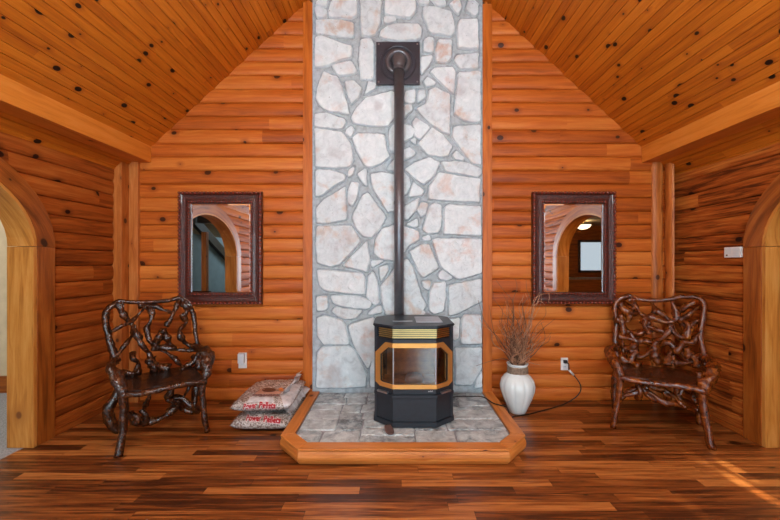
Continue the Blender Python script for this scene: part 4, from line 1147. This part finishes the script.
w3 = struct(link('window_3', bm, 'window_dark')); link('pane', bx(wx0+.05, wx1-.05, -3.052, -3.046, wz0+.05, wz1-.05), 'pane', w3)
kc = thing('kitchen_counter', 'kitchen counter under the bright window, reflected in the right mirror', 'counter', (4.9, -2.7, 0))
link('cabinet', bx(4.0, 6.15, -2.98, -2.42, 0, .86), 'casing', kc); link('worktop', bx(3.95, 6.18, -2.99, -2.36, .861, .9, bev=.005), 'counter', kc)
lp = thing('ceiling_lamp', 'glowing bowl-shaped ceiling lamp of the kitchen, reflected in the right mirror', 'lamp', (4.38, -1.9, 2.25))
bm = lathe(bmesh.new(), [(.01, -.2), (.07, -.19), (.13, -.16), (.17, -.11), (.175, -.1), (.16, -.1), (.12, -.14)], (4.38, -1.9, 2.25), 28)
link('glass_bowl', bm, 'lamp_glow', lp, smooth=True)
link('stem', tube(bmesh.new(), [(4.38, -1.9, 2.07), (4.38, -1.9, 2.249)], .012, 8, smoothpath=False), 'brass', lp)
link('canopy', tube(bmesh.new(), [(4.38, -1.9, 2.22), (4.38, -1.9, 2.2495)], .06, 20, smoothpath=False), 'brass', lp)

# ------------------------------------------------------------------ light
def area(name, loc, rot, sx, sy, w, c=(1, 1, 1)):
    l = bpy.data.lights.new(name, 'AREA'); l.shape = 'RECTANGLE'; l.size, l.size_y, l.energy, l.color = sx, sy, w, c
    o = bpy.data.objects.new(name, l); COL.objects.link(o); o.location = loc; o.rotation_euler = rot; return o
DAY = (.76, .94, 1.06)
for (x0, x1, z0, z1) in assumed_wins:
    area('window_daylight', ((x0+x1)/2, YR-.3, (z0+z1)/2), (PI/2, 0, 0), x1-x0, z1-z0, 135, DAY)  # area lamps outside the assumed windows, standing in for daylight
# added fill lamps above the camera, lifting ceiling and back wall; no fixture there
for x in (-.8, .85):
    l = bpy.data.lights.new('room_fill', 'POINT'); l.energy = 112; l.shadow_soft_size = .22; l.color = (.9, .99, 1.0)
    o = bpy.data.objects.new('room_fill', l); COL.objects.link(o); o.location = (x, .2, 2.6)
area('hall_fill', (-4.2, 2.2, 2.45), (0, 0, 0), 1.2, 1.2, 45, (1, .93, .84))  # added soft fill panels under the hall ceiling, not light from a window
area('hall_fill', (-3.3, -2.9, 2.45), (0, 0, 0), .8, .8, 25, DAY)
l = bpy.data.lights.new('kitchen_fill', 'POINT'); l.energy = 90; l.shadow_soft_size = .12; l.color = (1, .85, .62)  # added warm fill to brighten the arch jamb, separate from the bowl lamp
o = bpy.data.objects.new('kitchen_fill', l); COL.objects.link(o); o.location = (4.0, 2.5, 1.95)
# added spot lamps outside the assumed right rear window, each casting one sun dapple
SUN = Vector((.06, -1, .35)).normalized()  # assumed sun direction, shared by all the dapple spots
def dapple_spot(p, r, w):
    dist = (p.y-YR+.35)/-SUN.y
    l = bpy.data.lights.new('dapple_spot', 'SPOT'); l.energy = w; l.color = (1, .9, .75); l.shadow_soft_size = 0.01
    l.spot_size = max(2*math.atan(r*1.7/dist), math.radians(1)); l.spot_blend = 1
    o = bpy.data.objects.new('dapple_spot', l); COL.objects.link(o); o.location = p+SUN*dist
    o.rotation_euler = SUN.to_track_quat('Z', 'Y').to_euler()
for x, y_, k in ((736, 470, .9), (743, 484, .8), (775, 487, .7), (772, 500, 1.2), (692, 508, .3), (697, 459, .3)):
    d = H*F/(y_-CY); dapple_spot(Vector(((x-CX)/F*d, d, 0)), .02, 9000*k)
W = bpy.data.worlds.new('daylight'); S.world = W; W.use_nodes = True
W.node_tree.nodes['Background'].inputs[0].default_value = (.8, .9, 1, 1); W.node_tree.nodes['Background'].inputs[1].default_value = .8

# ------------------------------------------------------------------ camera
cam = bpy.data.cameras.new('camera'); co = bpy.data.objects.new('camera', cam); COL.objects.link(co)
co.location = (0, 0, H); co.rotation_euler = (PI/2, 0, 0)
cam.sensor_width = 36; cam.lens = F/780*36; cam.shift_x = -(CX-390)/780; cam.shift_y = (CY-260)/780
cam.clip_start = .05
S.camera = co
S.view_settings.view_transform = 'Standard'; S.view_settings.look = 'None'; S.view_settings.gamma = 1; S.view_settings.exposure = 0.0
S.view_settings.use_curve_mapping = False
S.cycles.use_denoising = True
S.cycles.max_bounces = 8; S.cycles.diffuse_bounces = 5; S.cycles.glossy_bounces = 4; S.cycles.transparent_max_bounces = 8
S.cycles.caustics_reflective = False; S.cycles.caustics_refractive = False; S.cycles.sample_clamp_indirect = 6
